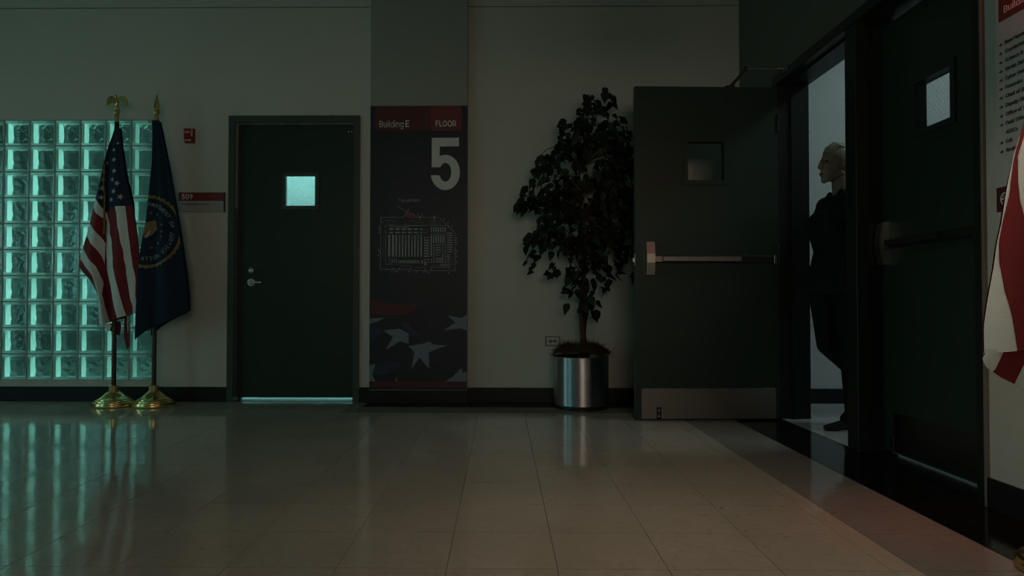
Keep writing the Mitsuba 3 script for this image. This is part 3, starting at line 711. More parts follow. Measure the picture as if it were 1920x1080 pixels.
# ================================================================ flags on brass stands
from scipy.interpolate import RBFInterpolator
def flag_fn(p, n, uv):
    v = uv.x
    k = dr.floor(v)
    even = dr.abs(k - 2 * dr.floor(k / 2)) < 0.5
    weave = 1 + 0.10 * (mikit.noise(p.x * 260, p.y * 60, p.z * 260) - 0.5)
    f = v - k
    seam = mikit.smoothstep(0.0, 0.06, dr.minimum(f, 1 - f)) * 0.25 + 0.75
    c = dr.select(even, mi.Color3f(0.19, 0.020, 0.025), mi.Color3f(0.68, 0.71, 0.68))
    c = dr.select(uv.y > 0.5, mi.Color3f(0.012, 0.022, 0.045), c * seam)
    return c * weave
def navy_fn(p, n, uv):
    return mi.Color3f(0.007, 0.019, 0.038) * (1 + 0.18 * (mikit.noise(p.x * 300, p.y * 60, p.z * 300) - 0.5))
scene['mat_flag'] = {'type': 'twosided', 'bsdf': {'type': 'principled', 'base_color': mikit.proc(flag_fn), 'roughness': 0.6, 'specular': 0.2}}
scene['mat_flag_navy'] = {'type': 'twosided', 'bsdf': {'type': 'principled', 'base_color': mikit.proc(navy_fn), 'roughness': 0.6, 'specular': 0.15}}
scene['mat_star'] = prin((0.38, 0.41, 0.38), 0.6)
scene['mat_gold_thread'] = prin((0.17, 0.115, 0.03), 0.6)
scene['mat_seal_text'] = prin((0.20, 0.22, 0.21), 0.6)

def xz(curve, z):
    c = np.array(sorted(((b, a) for a, b in curve)))
    return np.interp(z, c[:, 0], c[:, 1])
def cloth(cols, zend, yfun, vfun, rows=130, ztop=2.07):
    """cols: (left curve, right curve); returns points (rows, n, 3) and uv"""
    L, R, n = cols
    s = np.linspace(0, 1, n)
    t = np.linspace(0, 1, rows)[:, None]
    z = ztop + (zend(s)[None] - ztop) * t
    xl, xr = xz(L, z), xz(R, z)
    x = xl + (xr - xl) * s[None]
    y = yfun(s[None] + 0 * z, z, x)
    P = np.stack([x, y, z], -1)
    uv = vfun(x, z)
    return P, uv
def joined(*items):
    vs, fs, us, k = [], [], [], 0
    for P, uv in items:
        v, f = grid(P)
        vs.append(v); fs.append(f + k); us.append(uv.reshape(-1, 2)); k += len(v)
    return trimesh.Trimesh(np.vstack(vs), np.vstack(fs), process=False), np.vstack(us)
def rbf(pairs):
    pts = np.vstack([np.array(c, float) for c, _ in pairs])
    val = np.concatenate([np.full(len(c), float(v)) for c, v in pairs])
    return RBFInterpolator(pts, val, kernel='thin_plate_spline', smoothing=1e-5)
def flat_uv(poly, y, v, w=0.0, th=.004):
    m = extr(Polygon(poly).buffer(0), y, y + th)
    return m, np.tile([v, w], (len(m.vertices), 1))

L_SIL = [(-2.779, 2.07), (-2.793, 2.024), (-2.812, 1.977), (-2.835, 1.923), (-2.865, 1.823), (-2.898, 1.699), (-2.928, 1.591), (-2.95, 1.514), (-2.968, 1.444), (-2.994, 1.337), (-3.016, 1.244), (-3.04, 1.159), (-3.056, 1.075), (-3.063, 1.013), (-3.036, 0.975), (-2.989, 0.929), (-2.942, 0.86), (-2.918, 0.814), (-2.909, 0.76), (-2.912, 0.668), (-2.923, 0.584)]
CREASE = [(-2.775, 2.07), (-2.801, 1.977), (-2.827, 1.892), (-2.853, 1.799), (-2.86, 1.745), (-2.866, 1.591), (-2.867, 1.398), (-2.873, 1.244), (-2.878, 1.052), (-2.873, 0.918), (-2.859, 0.783), (-2.83, 0.607)]
R_SIL = [(-2.767, 2.07), (-2.755, 2.016), (-2.749, 1.9), (-2.736, 1.784), (-2.723, 1.668), (-2.699, 1.564), (-2.678, 1.46), (-2.654, 1.36), (-2.633, 1.244), (-2.616, 1.09), (-2.599, 0.975), (-2.601, 0.784), (-2.604, 0.669)]
_in = lambda c, d: [(a - d * min(max((b - 1.35) / .72, 0), 1), b) for a, b in c]
L_SIL, CREASE, R_SIL = _in(L_SIL, .042), _in(CREASE, .040), _in(R_SIL, .036)
# seam lines of the stripes across the drape, counted from the fly side
SEAM = {
 'd': [(-3.056, 1.075), (-3.021, 1.044), (-2.99, 1.013), (-2.959, 0.983), (-2.931, 0.948), (-2.915, 0.906), (-2.907, 0.841), (-2.905, 0.726), (-2.892, 0.599)],
 'c': [(-3.04, 1.159), (-3.007, 1.121), (-2.971, 1.083), (-2.94, 1.048), (-2.913, 1.013), (-2.889, 0.944), (-2.876, 0.898)],
 'c2': [(-2.874, 0.86), (-2.872, 0.822), (-2.851, 0.707), (-2.83, 0.607)],
 'b': [(-3.016, 1.244), (-2.985, 1.217), (-2.953, 1.183), (-2.926, 1.152), (-2.906, 1.121), (-2.886, 1.071), (-2.876, 1.02)],
 'b2': [(-2.870, 1.235), (-2.863, 1.09), (-2.846, 0.965), (-2.814, 0.86), (-2.786, 0.745), (-2.75, 0.642)],
 'a': [(-2.994, 1.337), (-2.959, 1.306), (-2.935, 1.283), (-2.908, 1.248), (-2.888, 1.217), (-2.872, 1.179)],
 'a2': [(-2.867, 1.398), (-2.843, 1.321), (-2.838, 1.256), (-2.81, 1.148), (-2.789, 1.014), (-2.769, 0.937), (-2.732, 0.803), (-2.708, 0.707), (-2.692, 0.661)],
 'g': [(-2.968, 1.444), (-2.937, 1.414), (-2.906, 1.383), (-2.878, 1.36)],
 'h': [(-2.95, 1.514), (-2.918, 1.483), (-2.895, 1.444), (-2.867, 1.398)],
 'e': [(-2.798, 1.452), (-2.782, 1.398), (-2.753, 1.256), (-2.721, 1.129), (-2.7, 1.014), (-2.675, 0.822), (-2.65, 0.68)],
 'f': [(-2.729, 1.46), (-2.716, 1.398), (-2.695, 1.256), (-2.675, 1.129), (-2.654, 1.014), (-2.633, 0.86), (-2.612, 0.738)]}
vL = rbf([(SEAM['d'], 1), (SEAM['c'], 2), (SEAM['c2'], 2), (SEAM['b'], 3), (SEAM['a'], 4), (SEAM['g'], 5), (SEAM['h'], 6), ([(-2.92, .65), (-2.92, .75), (-3.04, 1.0)], .55)])
vR = rbf([(SEAM['c2'], 2), (SEAM['b2'], 3), (SEAM['a2'], 4), (SEAM['e'], 5), (SEAM['f'], 6), ([(-2.595, .95), (-2.60, .75)], 6.8), ([(-2.87, 1.06), (-2.87, .96)], 2.8)])
def uvL(x, z):
    v = vL(np.stack([x.ravel(), z.ravel()], 1)).reshape(x.shape)
    w = np.interp(x, [-2.95, -2.918, -2.895, -2.867], [1.514, 1.483, 1.444, 1.398])
    return np.stack([np.clip(v, .1, 5.9), .5 + (z - w) * 8], -1)
def uvR(x, z):
    v = vR(np.stack([x.ravel(), z.ravel()], 1)).reshape(x.shape)
    w = np.interp(x, [-2.867, -2.798, -2.678], [1.415, 1.452, 1.462])
    return np.stack([np.clip(v, .1, 6.95), .5 + (z - w) * 8], -1)
PY = 5.12
def spread(z): return np.clip((2.07 - z) / 1.05, 0.10, 1.0)
def yL(s, z, x): k = spread(z); return PY - .022 - k * (.030 + .060 * np.sin(np.pi * np.clip(s * .92, 0, 1)) ** .8 - .020 * s ** 5 + .014 * np.sin(7 * s + 3 * z) * np.sin(np.pi * s))
def yR(s, z, x): k = spread(z); return PY - .022 - k * (.018 + .065 * np.sin(np.pi * (s * .80 + .06)) + .012 * np.sin(9 * s - 2 * z) * np.sin(np.pi * s))
def ybk(s, z, x): k = spread(z); return PY + .020 + k * (.028 * np.sin(np.pi * s) + .008 * np.sin(12 * s + z))
PL = cloth((L_SIL, CREASE, 40), lambda s: .584 + .027 * s, yL, uvL)
PR = cloth((CREASE, R_SIL, 44), lambda s: np.interp(s, [0, .35, .6, .8, 1], [.611, .642, .661, .68, .673]), yR, uvR)
def uvB(x, z): return np.stack([3.2 + (x + 2.8) * 12 + (z - 1) * 1.5, .5 + (z - 1.47) * 8], -1)
PB = cloth(([(a + .012, b) for a, b in L_SIL], [(min(a - .012, -2.70), b) for a, b in R_SIL], 40), lambda s: .60 + .07 * s, ybk, uvB)
cl, cuv = joined(PL, PR, PB)
parts, uvs = [cl], [cuv]
for poly, y, v in (([(-2.915, 0.584), (-2.869, 0.603), (-2.807, 0.619), (-2.795, 0.592), (-2.799, 0.531), (-2.81, 0.512), (-2.841, 0.531), (-2.868, 0.546), (-2.903, 0.569)], PY + .024, .5),
                   ([(-2.922, 0.590), (-2.869, 0.606), (-2.861, 0.584), (-2.88, 0.546), (-2.907, 0.565)], PY + .019, 1.5),
                   ([(-2.768, 0.66), (-2.742, 0.66), (-2.733, 0.515), (-2.732, 0.439), (-2.743, 0.405), (-2.772, 0.50)], PY + .024, .5),
                   ([(-2.752, 0.66), (-2.742, 0.66), (-2.737, 0.56), (-2.741, 0.53)], PY + .020, 1.5)):
    m, u = flat_uv(poly, y, v)
    parts.append(m); uvs.append(u)
add('flag_stand__flag', cat(*parts), mt('flag'), True, uv=np.vstack(uvs), label='red, white and blue striped flag')
def onsurf(P, x, z):
    """depth of the drape at (x, z)"""
    r = np.argmin(np.abs(P[:, P.shape[1] // 2, 2] - z)); row = P[r]
    return float(np.interp(x, row[:, 0], row[:, 1]))
def star_poly(cx, cz, r, rot=0.0, inner=.42):
    return Polygon([(cx + (r if i % 2 == 0 else r * inner) * math.sin(i * math.pi / 5 + rot), cz + (r if i % 2 == 0 else r * inner) * math.cos(i * math.pi / 5 + rot)) for i in range(10)])
star_spots = [(-2.798, 1.798, .019), (-2.797, 1.714, .022), (-2.775, 1.622, .023), (-2.812, 1.651, .018), (-2.803, 1.564, .023), (-2.752, 1.523, .025), (-2.882, 1.649, .020), (-2.878, 1.707, .019), (-2.888, 1.586, .021), (-2.893, 1.519, .021), (-2.824, 1.504, .020), (-2.925, 1.591, .014), (-2.858, 1.774, .016), (-2.80, 1.87, .014), (-2.77, 1.92, .012)]
ns = 0
for sx, sz, r in star_spots:
    sx -= .038 * min(max((sz - 1.35) / .72, 0), 1)
    P = PL[0] if sx < xz(CREASE, sz) - .002 else PR[0]
    m = extr(star_poly(sx, sz, r, .25), -.0015, .0005)
    m.vertices[:, 1] += [onsurf(P, a, b) - .0015 for a, b in m.vertices[:, [0, 2]]]
    add('flag_stand__flag__star' + ('_%03d' % ns if ns else ''), m, mt('star')); ns += 1
cz = np.linspace(1.77, 1.25, 30)
add('flag_stand__cord', tube(np.stack([xz(CREASE, cz) - .008 + .003 * np.sin(cz * 30), np.array([onsurf(PL[0], a - .008, b) - .008 for a, b in zip(xz(CREASE, cz), cz)]), cz], 1), np.linspace(.004, .009, 30), 8), mt('gold_thread'), True, label='gold cord')

def stand(root, x, y, label, group=None, base='brass'):
    prof = [(0, 0), (.142, 0), (.146, .006), (.146, .014), (.144, .022), (.1425, .025), (.141, .033), (.130, .037), (.128, .044), (.113, .049), (.110, .056), (.094, .062), (.080, .072), (.064, .086), (.052, .098), (.043, .104), (.043, .109), (.036, .112), (.036, .148), (.033, .152), (0, .152)]
    add(root + '__base', lathe(prof, 72, (x, y, 0.0)), mt('brass'), 25, label='stepped brass base')
    add(root + '__pole', lathe([(0, .15), (.0155, .15), (.0155, 2.085), (0, 2.085)], 24, (x, y, 0)), mt('pole_wood'), 40, label='dark wooden pole')
    add(root + '__ferrule', lathe([(0, 2.083), (.0165, 2.083), (.0165, 2.142), (.021, 2.144), (.024, 2.152), (.021, 2.160), (.026, 2.163), (.026, 2.169), (.015, 2.172), (0, 2.172)], 28, (x, y, 0)), mt('brass'), 35, label='brass ferrule')
    tag(root, label, 'flag', group)
FX1, FX2, FX3, FY3 = -2.829, -2.534, 1.615, 2.0
stand('flag_stand', FX1, PY, 'striped flag with stars on a brass stand under an eagle, before the glass blocks', None)
# eagle
def ell(c, r, n=2):
    m = trimesh.creation.icosphere(subdivisions=n, radius=1.0)
    m.apply_scale(r); m.apply_translation(c); return m
def wing(s):
    o = [(.006, .058), (.022, .072), (.042, .079), (.058, .074), (.070, .060), (.078, .040), (.083, .016), (.078, .000), (.072, .016), (.066, .004), (.060, .022), (.053, .012), (.047, .030), (.039, .020), (.032, .036), (.022, .024), (.010, .020)]
    m = extr(Polygon(o), -.004, .004).subdivide()
    v = m.vertices
    v[:, 1] += .30 * v[:, 0] ** 1 * .35 - .006 + .25 * np.abs(np.sin(v[:, 0] * 190)) * .010
    v[:, 0] *= s
    if s < 0: m.invert()
    return m
ez = 2.172
add('flag_stand__eagle_finial', cat(wing(1).apply_translation([FX1, PY, ez + .028]), wing(-1).apply_translation([FX1, PY, ez + .028]),
    ell((FX1, PY - .004, ez + .055), (.016, .016, .036)), ell((FX1 - .004, PY - .010, ez + .101), (.010, .012, .013)),
    hull([(FX1 - .010, PY - .012, ez + .104), (FX1 - .008, PY - .006, ez + .096), (FX1 - .008, PY - .018, ez + .098), (FX1 - .022, PY - .015, ez + .095), (FX1 - .020, PY - .014, ez + .099)]),
    hull([(FX1 + a * .016, PY + .006, ez + b) for a in (-1, 1) for b in (.004,)] + [(FX1 + a * .009, PY + c, ez + .04) for a in (-1, 1) for c in (-.004, .008)] + [(FX1, PY - .006, ez + .004)]),
    ell((FX1, PY, ez + .012), (.019, .019, .016))), mt('brass'), 40, label='brass eagle with spread wings')

# ---- blue flag with the round seal
FL = [(-2.494, 2.09), (-2.501, 2.02), (-2.512, 1.935), (-2.526, 1.788), (-2.54, 1.633), (-2.553, 1.478), (-2.567, 1.323), (-2.585, 1.208), (-2.599, 1.092), (-2.606, 0.976), (-2.608, 0.861), (-2.615, 0.745), (-2.619, 0.63), (-2.622, 0.488)]
FR = [(-2.475, 2.09), (-2.458, 2.001), (-2.437, 1.884), (-2.413, 1.749), (-2.392, 1.613), (-2.367, 1.439), (-2.342, 1.285), (-2.321, 1.15), (-2.301, 1.015), (-2.284, 0.899), (-2.275, 0.803), (-2.27, 0.68)]
FL[0] = (-2.526, 2.09); FL[1] = (-2.524, 2.02); FL[2] = (-2.526, 1.935)
FL, FR = _in(FL, .028), _in(FR, .026)
def yF(s, z, x): k = spread(z); return PY - .024 - k * (.012 + .055 * np.clip(1 - s / .35, 0, 1) + .050 * np.sin(np.pi * (.12 + .82 * s)) + .010 * np.sin(10 * s + 1.5 * z) * np.sin(np.pi * s))
def yFb(s, z, x): k = spread(z); return PY + .022 + k * (.020 * np.sin(np.pi * s) + .006 * np.sin(9 * s))
zeF = lambda s: np.interp(s, [0, .06, .2, .37, .58, .8, 1], [.488, .507, .549, .584, .615, .646, .68])
uv0 = lambda x, z: np.zeros(x.shape + (2,))
PF = cloth((FL, FR, 60), zeF, yF, uv0, ztop=2.09)
PFb = cloth(([(max(a + .01, min(-2.55, a + .05)), b) for a, b in FL], [(a - .01, b) for a, b in FR], 36), lambda s: zeF(s) + .02, yFb, uv0, ztop=2.09)
cl, cuv = joined(PF, PFb)
add('flag_stand_001__flag', cl, mt('flag_navy'), True, uv=cuv, label='navy blue flag with a round gold seal')
stand('flag_stand_001', FX2, PY, 'navy blue flag with a gold round seal on a brass stand under a spear tip')
add('flag_stand_001__spear_finial', cat(hull([(FX2 + a, PY + b, z) for a, b, z in ((.027, 0, 2.196), (-.027, 0, 2.196), (0, .010, 2.20), (0, -.010, 2.20), (0, 0, 2.300), (.010, 0, 2.178), (-.010, 0, 2.178), (0, .008, 2.178), (0, -.008, 2.178))]),
    ell((FX2, PY, 2.178), (.016, .016, .011))), mt('brass'), 20, label='brass spear tip')
# the seal lies on the cloth
SC, front = (-2.551, 1.269), None
zz = np.linspace(2.0, .55, 60)
front = Polygon([(float(xz(FL, z)) + .003, z) for z in zz] + [(float(xz(FR, z)) - .003, z) for z in zz[::-1]])
def lay(key, shp, m, lift, **k):
    shp = shp.intersection(front)
    ms = extr(shp.segmentize(.01), -.0006, 0)
    ms = ms.subdivide_to_size(.02) if len(ms.faces) < 20000 else ms
    ms.vertices[:, 1] += [onsurf(PF[0], a, b) - lift for a, b in ms.vertices[:, [0, 2]]]
    add(key, ms, mt(m), **k)
def ring(rx, rz, n=96, scal=0, amp=0.0):
    a = np.linspace(0, 2 * np.pi, n, endpoint=False)
    q = 1 + amp * np.cos(scal * a)
    return Polygon(np.stack([SC[0] + rx * q * np.cos(a), SC[1] + rz * q * np.sin(a)], 1))
lay('flag_stand_001__flag__seal_border', ring(.232, .266, 240, 40, .018).difference(ring(.212, .243)), 'gold_thread', .0030, label='gold scalloped border')
lets = []
def arc_text(s, a0, step, rx, rz, h, inward):
    for i, chh in enumerate(s):
        a = a0 - i * step if not inward else a0 + i * step
        if chh == ' ' or not (-115 < a < 112): continue
        m = meshkit.text_mesh(chh, h, .0006, True)
        w = m.bounds[1, 0]
        m.apply_translation([-w / 2, -h / 2, 0])
        ar = math.radians(a)
        nx, nz = math.cos(ar) / rx, math.sin(ar) / rz
        ang = math.atan2(nz, nx) - math.pi / 2 + (math.pi if inward else 0)
        c, sn = math.cos(ang), math.sin(ang)
        v = m.vertices.copy()
        x = SC[0] + rx * math.cos(ar) + c * v[:, 0] - sn * v[:, 1]
        z = SC[1] + rz * math.sin(ar) + sn * v[:, 0] + c * v[:, 1]
        if not front.contains(Polygon([(x.min(), z.min()), (x.max(), z.min()), (x.max(), z.max()), (x.min(), z.max())])): continue
        y = np.array([onsurf(PF[0], p, q) for p, q in zip(x, z)]) - .0028 - v[:, 2]
        lets.append(trimesh.Trimesh(np.stack([x, y, z], 1), m.faces, process=False))
arc_text('DEPARTMENT OF JUSTICE', 102, 7.5, .168, .198, .025, False)
arc_text('FEDERAL BUREAU OF INVESTIGATION', -64 - 30 * 8.2, 8.2, .168, .198, .025, True)
add('flag_stand_001__flag__lettering', cat(*lets), mt('seal_text'), kind='stuff')
shield = Polygon([(-2.562, 1.335), (-2.50, 1.352), (-2.486, 1.29), (-2.52, 1.245), (-2.56, 1.220), (-2.59, 1.25)])
lay('flag_stand_001__flag__shield', shield, 'gold_thread', .0030)
for k in range(3):
    st = affinity.rotate(sbox(-2.575 + k * .022, 1.215, -2.565 + k * .022, 1.275), -25, origin=(-2.55, 1.24)).intersection(shield)
    lay('flag_stand_001__flag__shield__stripe' .replace('shield__stripe', 'shield_stripe') + ('_%03d' % k if k else ''), st, 'red_paint' if k != 1 else 'star', .0038)
for k, (dx, dz) in enumerate(((.062, .125), (.095, .05), (.098, -.035), (.075, -.085), (.03, -.118), (.02, .135), (.10, .0))):
    lay('flag_stand_001__flag__seal_star' + ('_%03d' % k if k else ''), star_poly(SC[0] + dx, SC[1] + dz, .013), 'gold_thread', .0030)

# ---- striped flag close by on the right
F3L = [(1.602, 2.07), (1.560, 1.80), (1.500, 1.50), (1.452, 1.258), (1.422, 1.17), (1.408, 1.111), (1.397, 1.059), (1.383, 0.978), (1.371, 0.928), (1.361, 0.86), (1.341, 0.757), (1.332, 0.696), (1.332, 0.62)]
F3C = [(1.612, 2.07), (1.60, 1.8), (1.58, 1.4), (1.57, 1.0), (1.56, .62)]
F3R = [(1.626, 2.07), (1.66, 1.8), (1.70, 1.4), (1.73, 1.0), (1.75, .7), (1.75, .6)]
S3R = [(1.604, 2.07), (1.55, 1.70), (1.49, 1.40), (1.440, 1.22), (1.423, 1.167), (1.411, 1.106), (1.403, 1.059), (1.392, 1.01), (1.374, 0.928), (1.371, 0.873), (1.375, 0.791), (1.386, 0.727), (1.397, 0.632), (1.398, .60)]
S3W = [(1.606, 2.07), (1.56, 1.70), (1.50, 1.40), (1.446, 1.22), (1.428, 1.165), (1.421, 1.096), (1.420, 1.037), (1.428, 0.982), (1.434, 0.928), (1.441, 0.873), (1.452, 0.772), (1.468, 0.64), (1.47, .60)]
S3X = [(1.609, 2.07), (1.58, 1.70), (1.54, 1.40), (1.50, 1.2), (1.495, 1.0), (1.505, .8), (1.525, .60)]
def v3x(x, z):
    """stripe count across the left half: white, red, white, red"""
    a, b, c = xz(S3R, z), xz(S3W, z), xz(S3X, z)
    return np.where(x < a, 2 - (a - x) / .08, np.where(x < b, 2 + (x - a) / np.maximum(b - a, 1e-4), np.where(x < c, 3 + (x - b) / np.maximum(c - b, 1e-4), 4 + (x - c) / .08)))
def uv3(x, z): return np.stack([np.clip(v3x(x, z), 1.05, 4.95), .5 + (z - 1.46 + (x - 1.5) * .3) * 8], -1)
def uv3r(x, z): return np.stack([5 + (x - 1.57) * 14 + (1 - z) * .6, .5 + (z - 1.46) * 8], -1)
def y3(s, z, x): k = spread(z); return FY3 - .022 - k * (.022 + .055 * np.sin(np.pi * np.clip(s * .9, 0, 1)) + .012 * np.sin(8 * s + 2 * z) * np.sin(np.pi * s))
def y3b(s, z, x): k = spread(z); return FY3 + .020 + k * (.026 * np.sin(np.pi * s))
A3 = cloth((F3L, F3C, 160), lambda s: .622 + .03 * s, y3, uv3)
B3 = cloth((F3C, F3R, 30), lambda s: .652 + .03 * s, lambda s, z, x: y3(1 - .9 * s, z, x), uv3r)
C3 = cloth(([(a + .04, b) for a, b in F3L], [(a - .01, b) for a, b in F3R], 30), lambda s: .62 + .03 * s, y3b, lambda x, z: np.stack([.5 + 0 * x, .5 + (z - 1.46) * 8], -1))
cl, cuv = joined(A3, B3, C3)
parts, uvs = [cl], [cuv]
for poly, y, v in (([(1.317, 0.607), (1.332, .635), (1.375, .632), (1.349, .578), (1.34, .572), (1.324, .588)], FY3 - .062, 1.5),
                   ([(1.372, .655), (1.46, .665), (1.43, .592), (1.404, .54), (1.37, .556), (1.347, .573)], FY3 - .058, .5),
                   ([(1.455, .665), (1.53, .67), (1.53, .49), (1.478, .497), (1.435, 0.521), (1.40, .540)], FY3 - .055, 1.5)):
    m, u = flat_uv(poly, y, v); parts.append(m); uvs.append(u)
add('flag_stand_002__flag', cat(*parts), mt('flag'), True, uv=np.vstack(uvs), label='red and white striped flag')
stand('flag_stand_002', FX3, FY3, 'red and white striped flag close to the camera before the directory board')
add('flag_stand_002__eagle_finial', moved(trimesh.Trimesh(meshkit.WRITTEN[scene['flag_stand__eagle_finial']['filename']][0], meshkit.WRITTEN[scene['flag_stand__eagle_finial']['filename']][1], process=False), mat(None, (FX3 - FX1, FY3 - PY, 0))), mt('brass'), 40)

# ================================================================ ficus in a steel planter
PX_, PY_, PR_ = .583, 5.115, .197
th = np.linspace(0, 2 * np.pi, 97)
zz = np.linspace(.030, .372, 12)
side = np.stack([PX_ + PR_ * np.sin(th)[None] + 0 * zz[:, None], PY_ + PR_ * np.cos(th)[None] + 0 * zz[:, None], zz[:, None] + 0 * th[None]], -1)
v, f = grid(side)
puv = np.stack(np.broadcast_arrays((th / (2 * np.pi))[None], ((zz - .03) / .34)[:, None]), -1).reshape(-1, 2)
m = trimesh.Trimesh(v, f[:, ::-1], process=False)
add('potted_ficus__planter', m, mt('pot_steel'), True, uv=puv, label='brushed steel cylinder planter')
add('potted_ficus__planter__rim', lathe([(PR_ - .004, .368), (PR_ + .0015, .369), (PR_ + .002, .373), (PR_ - .001, .375), (PR_ - .006, .374), (PR_ - .010, .33), (PR_ - .004, .33)], 96, (PX_, PY_, 0)), mt('steel_dull'), 40)
add('potted_ficus__planter__plinth', lathe([(0, 0), (PR_ - .012, 0), (PR_ - .010, .004), (PR_ - .010, .03), (PR_ - .002, .031), (0, .032)], 96, (PX_, PY_, 0)), mt('black_plastic'), 40, label='black plinth')
a_ = np.linspace(-.10, .16, 8)
add('potted_ficus__planter__dark_strip', tube(np.stack([PX_ + (PR_ + .0004) * np.sin(a_ + .1), PY_ - (PR_ + .0004) * np.cos(a_ + .1), .205 - .004 * np.sin(np.linspace(0, np.pi, 8))], 1), .0011, 5), mt('black_plastic'))  # thin dark line across the planter front
rng = np.random.default_rng(7)
scene['mat_moss'] = prin((0.055, 0.036, 0.022), 0.9, spec=0.1)
scene['mat_bark'] = prin((0.070, 0.035, 0.022), 0.7, spec=0.2)
for k, c in enumerate(((0.010, 0.018, 0.008), (0.014, 0.025, 0.010), (0.008, 0.014, 0.007), (0.022, 0.026, 0.012))):
    scene['mat_leaf%d' % k] = prin(c, 0.55, spec=0.2)
# moss: a mound and loose strands
def mossz(x, y):
    r = np.hypot(x - PX_, y - PY_) / PR_
    return .384 + .062 * (1 - np.clip(r, 0, 1) ** 4) + .060 * (meshkit.noise(np.stack([x * 14, y * 14, x * 0], -1), 3) - .35)
rr, aa = np.meshgrid(np.linspace(0, 1.03, 14), np.linspace(0, 2 * np.pi, 49), indexing='ij')
gx, gy = PX_ + PR_ * rr * np.sin(aa), PY_ + PR_ * rr * np.cos(aa)
v, f = grid(np.stack([gx, gy, mossz(gx, gy)], -1))
strands = [trimesh.Trimesh(v, f[:, ::-1], process=False)]
for i in range(1500):
    r, a = PR_ * math.sqrt(rng.random()) * 1.08, rng.random() * 6.283
    x, y = PX_ + r * math.sin(a), PY_ + r * math.cos(a)
    z = float(mossz(np.array([x]), np.array([y]))[0])
    d = rng.normal(size=3); d[2] = abs(d[2]) * .8; d /= np.linalg.norm(d)
    e = rng.normal(size=3) * .6
    L = .010 + .024 * rng.random()
    p = [np.array([x, y, z - .006]) + d * L * t + e * L * t * t for t in (0, .5, 1)]
    if p[2][1] < 5.335 and p[1][1] < 5.335: strands.append(tube(p, [.0016, .0014, .0007], 3))
add('potted_ficus__moss', cat(*strands), mt('moss'), kind='stuff', label='brown moss over the soil')
# trunk: two twisted stems
TX, TY = .606, 5.10
tz = np.linspace(.36, 1.75, 36)
def stem(ph, r0, r1, zmax):
    z = tz[tz <= zmax]
    q = .017 * np.sin(z * 7 + ph) * (1 - .3 * (z - .4))
    return tube(np.stack([TX - .02 * (z - .4) + q, TY + .017 * np.cos(z * 7 + ph), z], 1), np.linspace(r0, r1, len(z)), 9)
add('potted_ficus__trunk', stem(0, .023, .006, 1.75), mt('bark'), 40)
add('potted_ficus__trunk_001', stem(2.4, .020, .005, 1.6), mt('bark'), 40)
SIL = Polygon([(0.601, 2.211), (0.664, 2.25), (0.749, 2.261), (0.825, 2.187), (0.87, 2.102), (0.913, 2.037), (0.959, 1.925), (1.001, 1.786), (1.019, 1.593), (1.03, 1.401), (1.01, 1.209), (0.96, 0.888), (0.922, 0.937), (0.888, 1.056), (0.838, 0.899), (0.796, 0.899), (0.738, 0.819), (0.688, 0.639), (0.559, 0.692), (0.479, 0.818), (0.451, 0.876), (0.46, 0.968), (0.332, 0.918), (0.31, 0.987), (0.441, 1.086), (0.332, 1.106), (0.272, 1.094), (0.207, 0.956), (0.157, 1.006), (0.172, 1.105), (0.163, 1.215), (0.267, 1.264), (0.257, 1.328), (0.261, 1.428), (0.192, 1.436), (0.176, 1.382), (0.126, 1.386), (0.107, 1.448), (0.153, 1.528), (0.176, 1.605), (0.207, 1.679), (0.241, 1.767), (0.322, 1.856), (0.426, 1.887), (0.43, 2.018), (0.467, 2.053), (0.551, 2.076), (0.551, 2.138)])
def leaf_mesh(L, W, fold, curl):
    o = np.array([(0, 0), (.10, .30), (.30, .50), (.52, .42), (.75, .22), (1, 0)])
    rows = []
    for t, w in o:
        z = -curl * t * t * L
        rows.append([(t * L, -w * W, z + fold * w * W), (t * L, 0, z), (t * L, w * W, z + fold * w * W)])
    P = np.array(rows)
    v, f = grid(P)
    return trimesh.Trimesh(v, f, process=False)
LEAVES = [leaf_mesh(.078, .056, .35, .15), leaf_mesh(.066, .050, .25, .35), leaf_mesh(.085, .055, .5, .25)]
core = SIL.buffer(-.035)
spots = []
def depth_half(x, z):
    d = max(SIL.boundary.distance(Point(x, z)), .0)
    return min(.30, .05 + 1.05 * d)
while len(spots) < 1150:
    x, z = rng.uniform(.09, 1.04), rng.uniform(.62, 2.27)
    if not SIL.contains(Point(x, z)): continue
    d = SIL.boundary.distance(Point(x, z))
    low = z < 1.15
    dens = .55 if low else (.62 if z > 1.95 else 1.0)
    if d < .05: dens *= .75
    gap = meshkit.noise(np.array([x * 8, z * 8, 4.0]), 11)
    if gap < .30: dens *= .35
    if rng.random() > dens: continue
    h = depth_half(x, z)
    y = np.clip(5.06 + rng.uniform(-1, 1) * h, 4.76, 5.29)
    spots.append((x, y, z))
for x, z in ((.601, 2.20), (.625, 2.235), (.655, 2.20), (.745, 2.25), (.775, 2.21), (.81, 2.19), (.70, 2.17), (.735, 2.13), (.56, 2.12), (.555, 2.09), (.61, 2.12), (.66, 2.06), (.44, 2.03), (.45, 1.99), (.425, 2.0), (.125, 1.40), (.165, 1.40), (.115, 1.43), (.175, 1.11), (.19, 1.07), (.165, 1.02), (.21, .97), (.33, .95), (.345, .92), (.47, .70), (.55, .80), (.60, .75), (.56, .68), (.64, .70), (.66, .66), (.61, .64), (.52, .84)):
    spots.append((x, 5.03 + rng.uniform(-.03, .03), z + .02))
ends = []
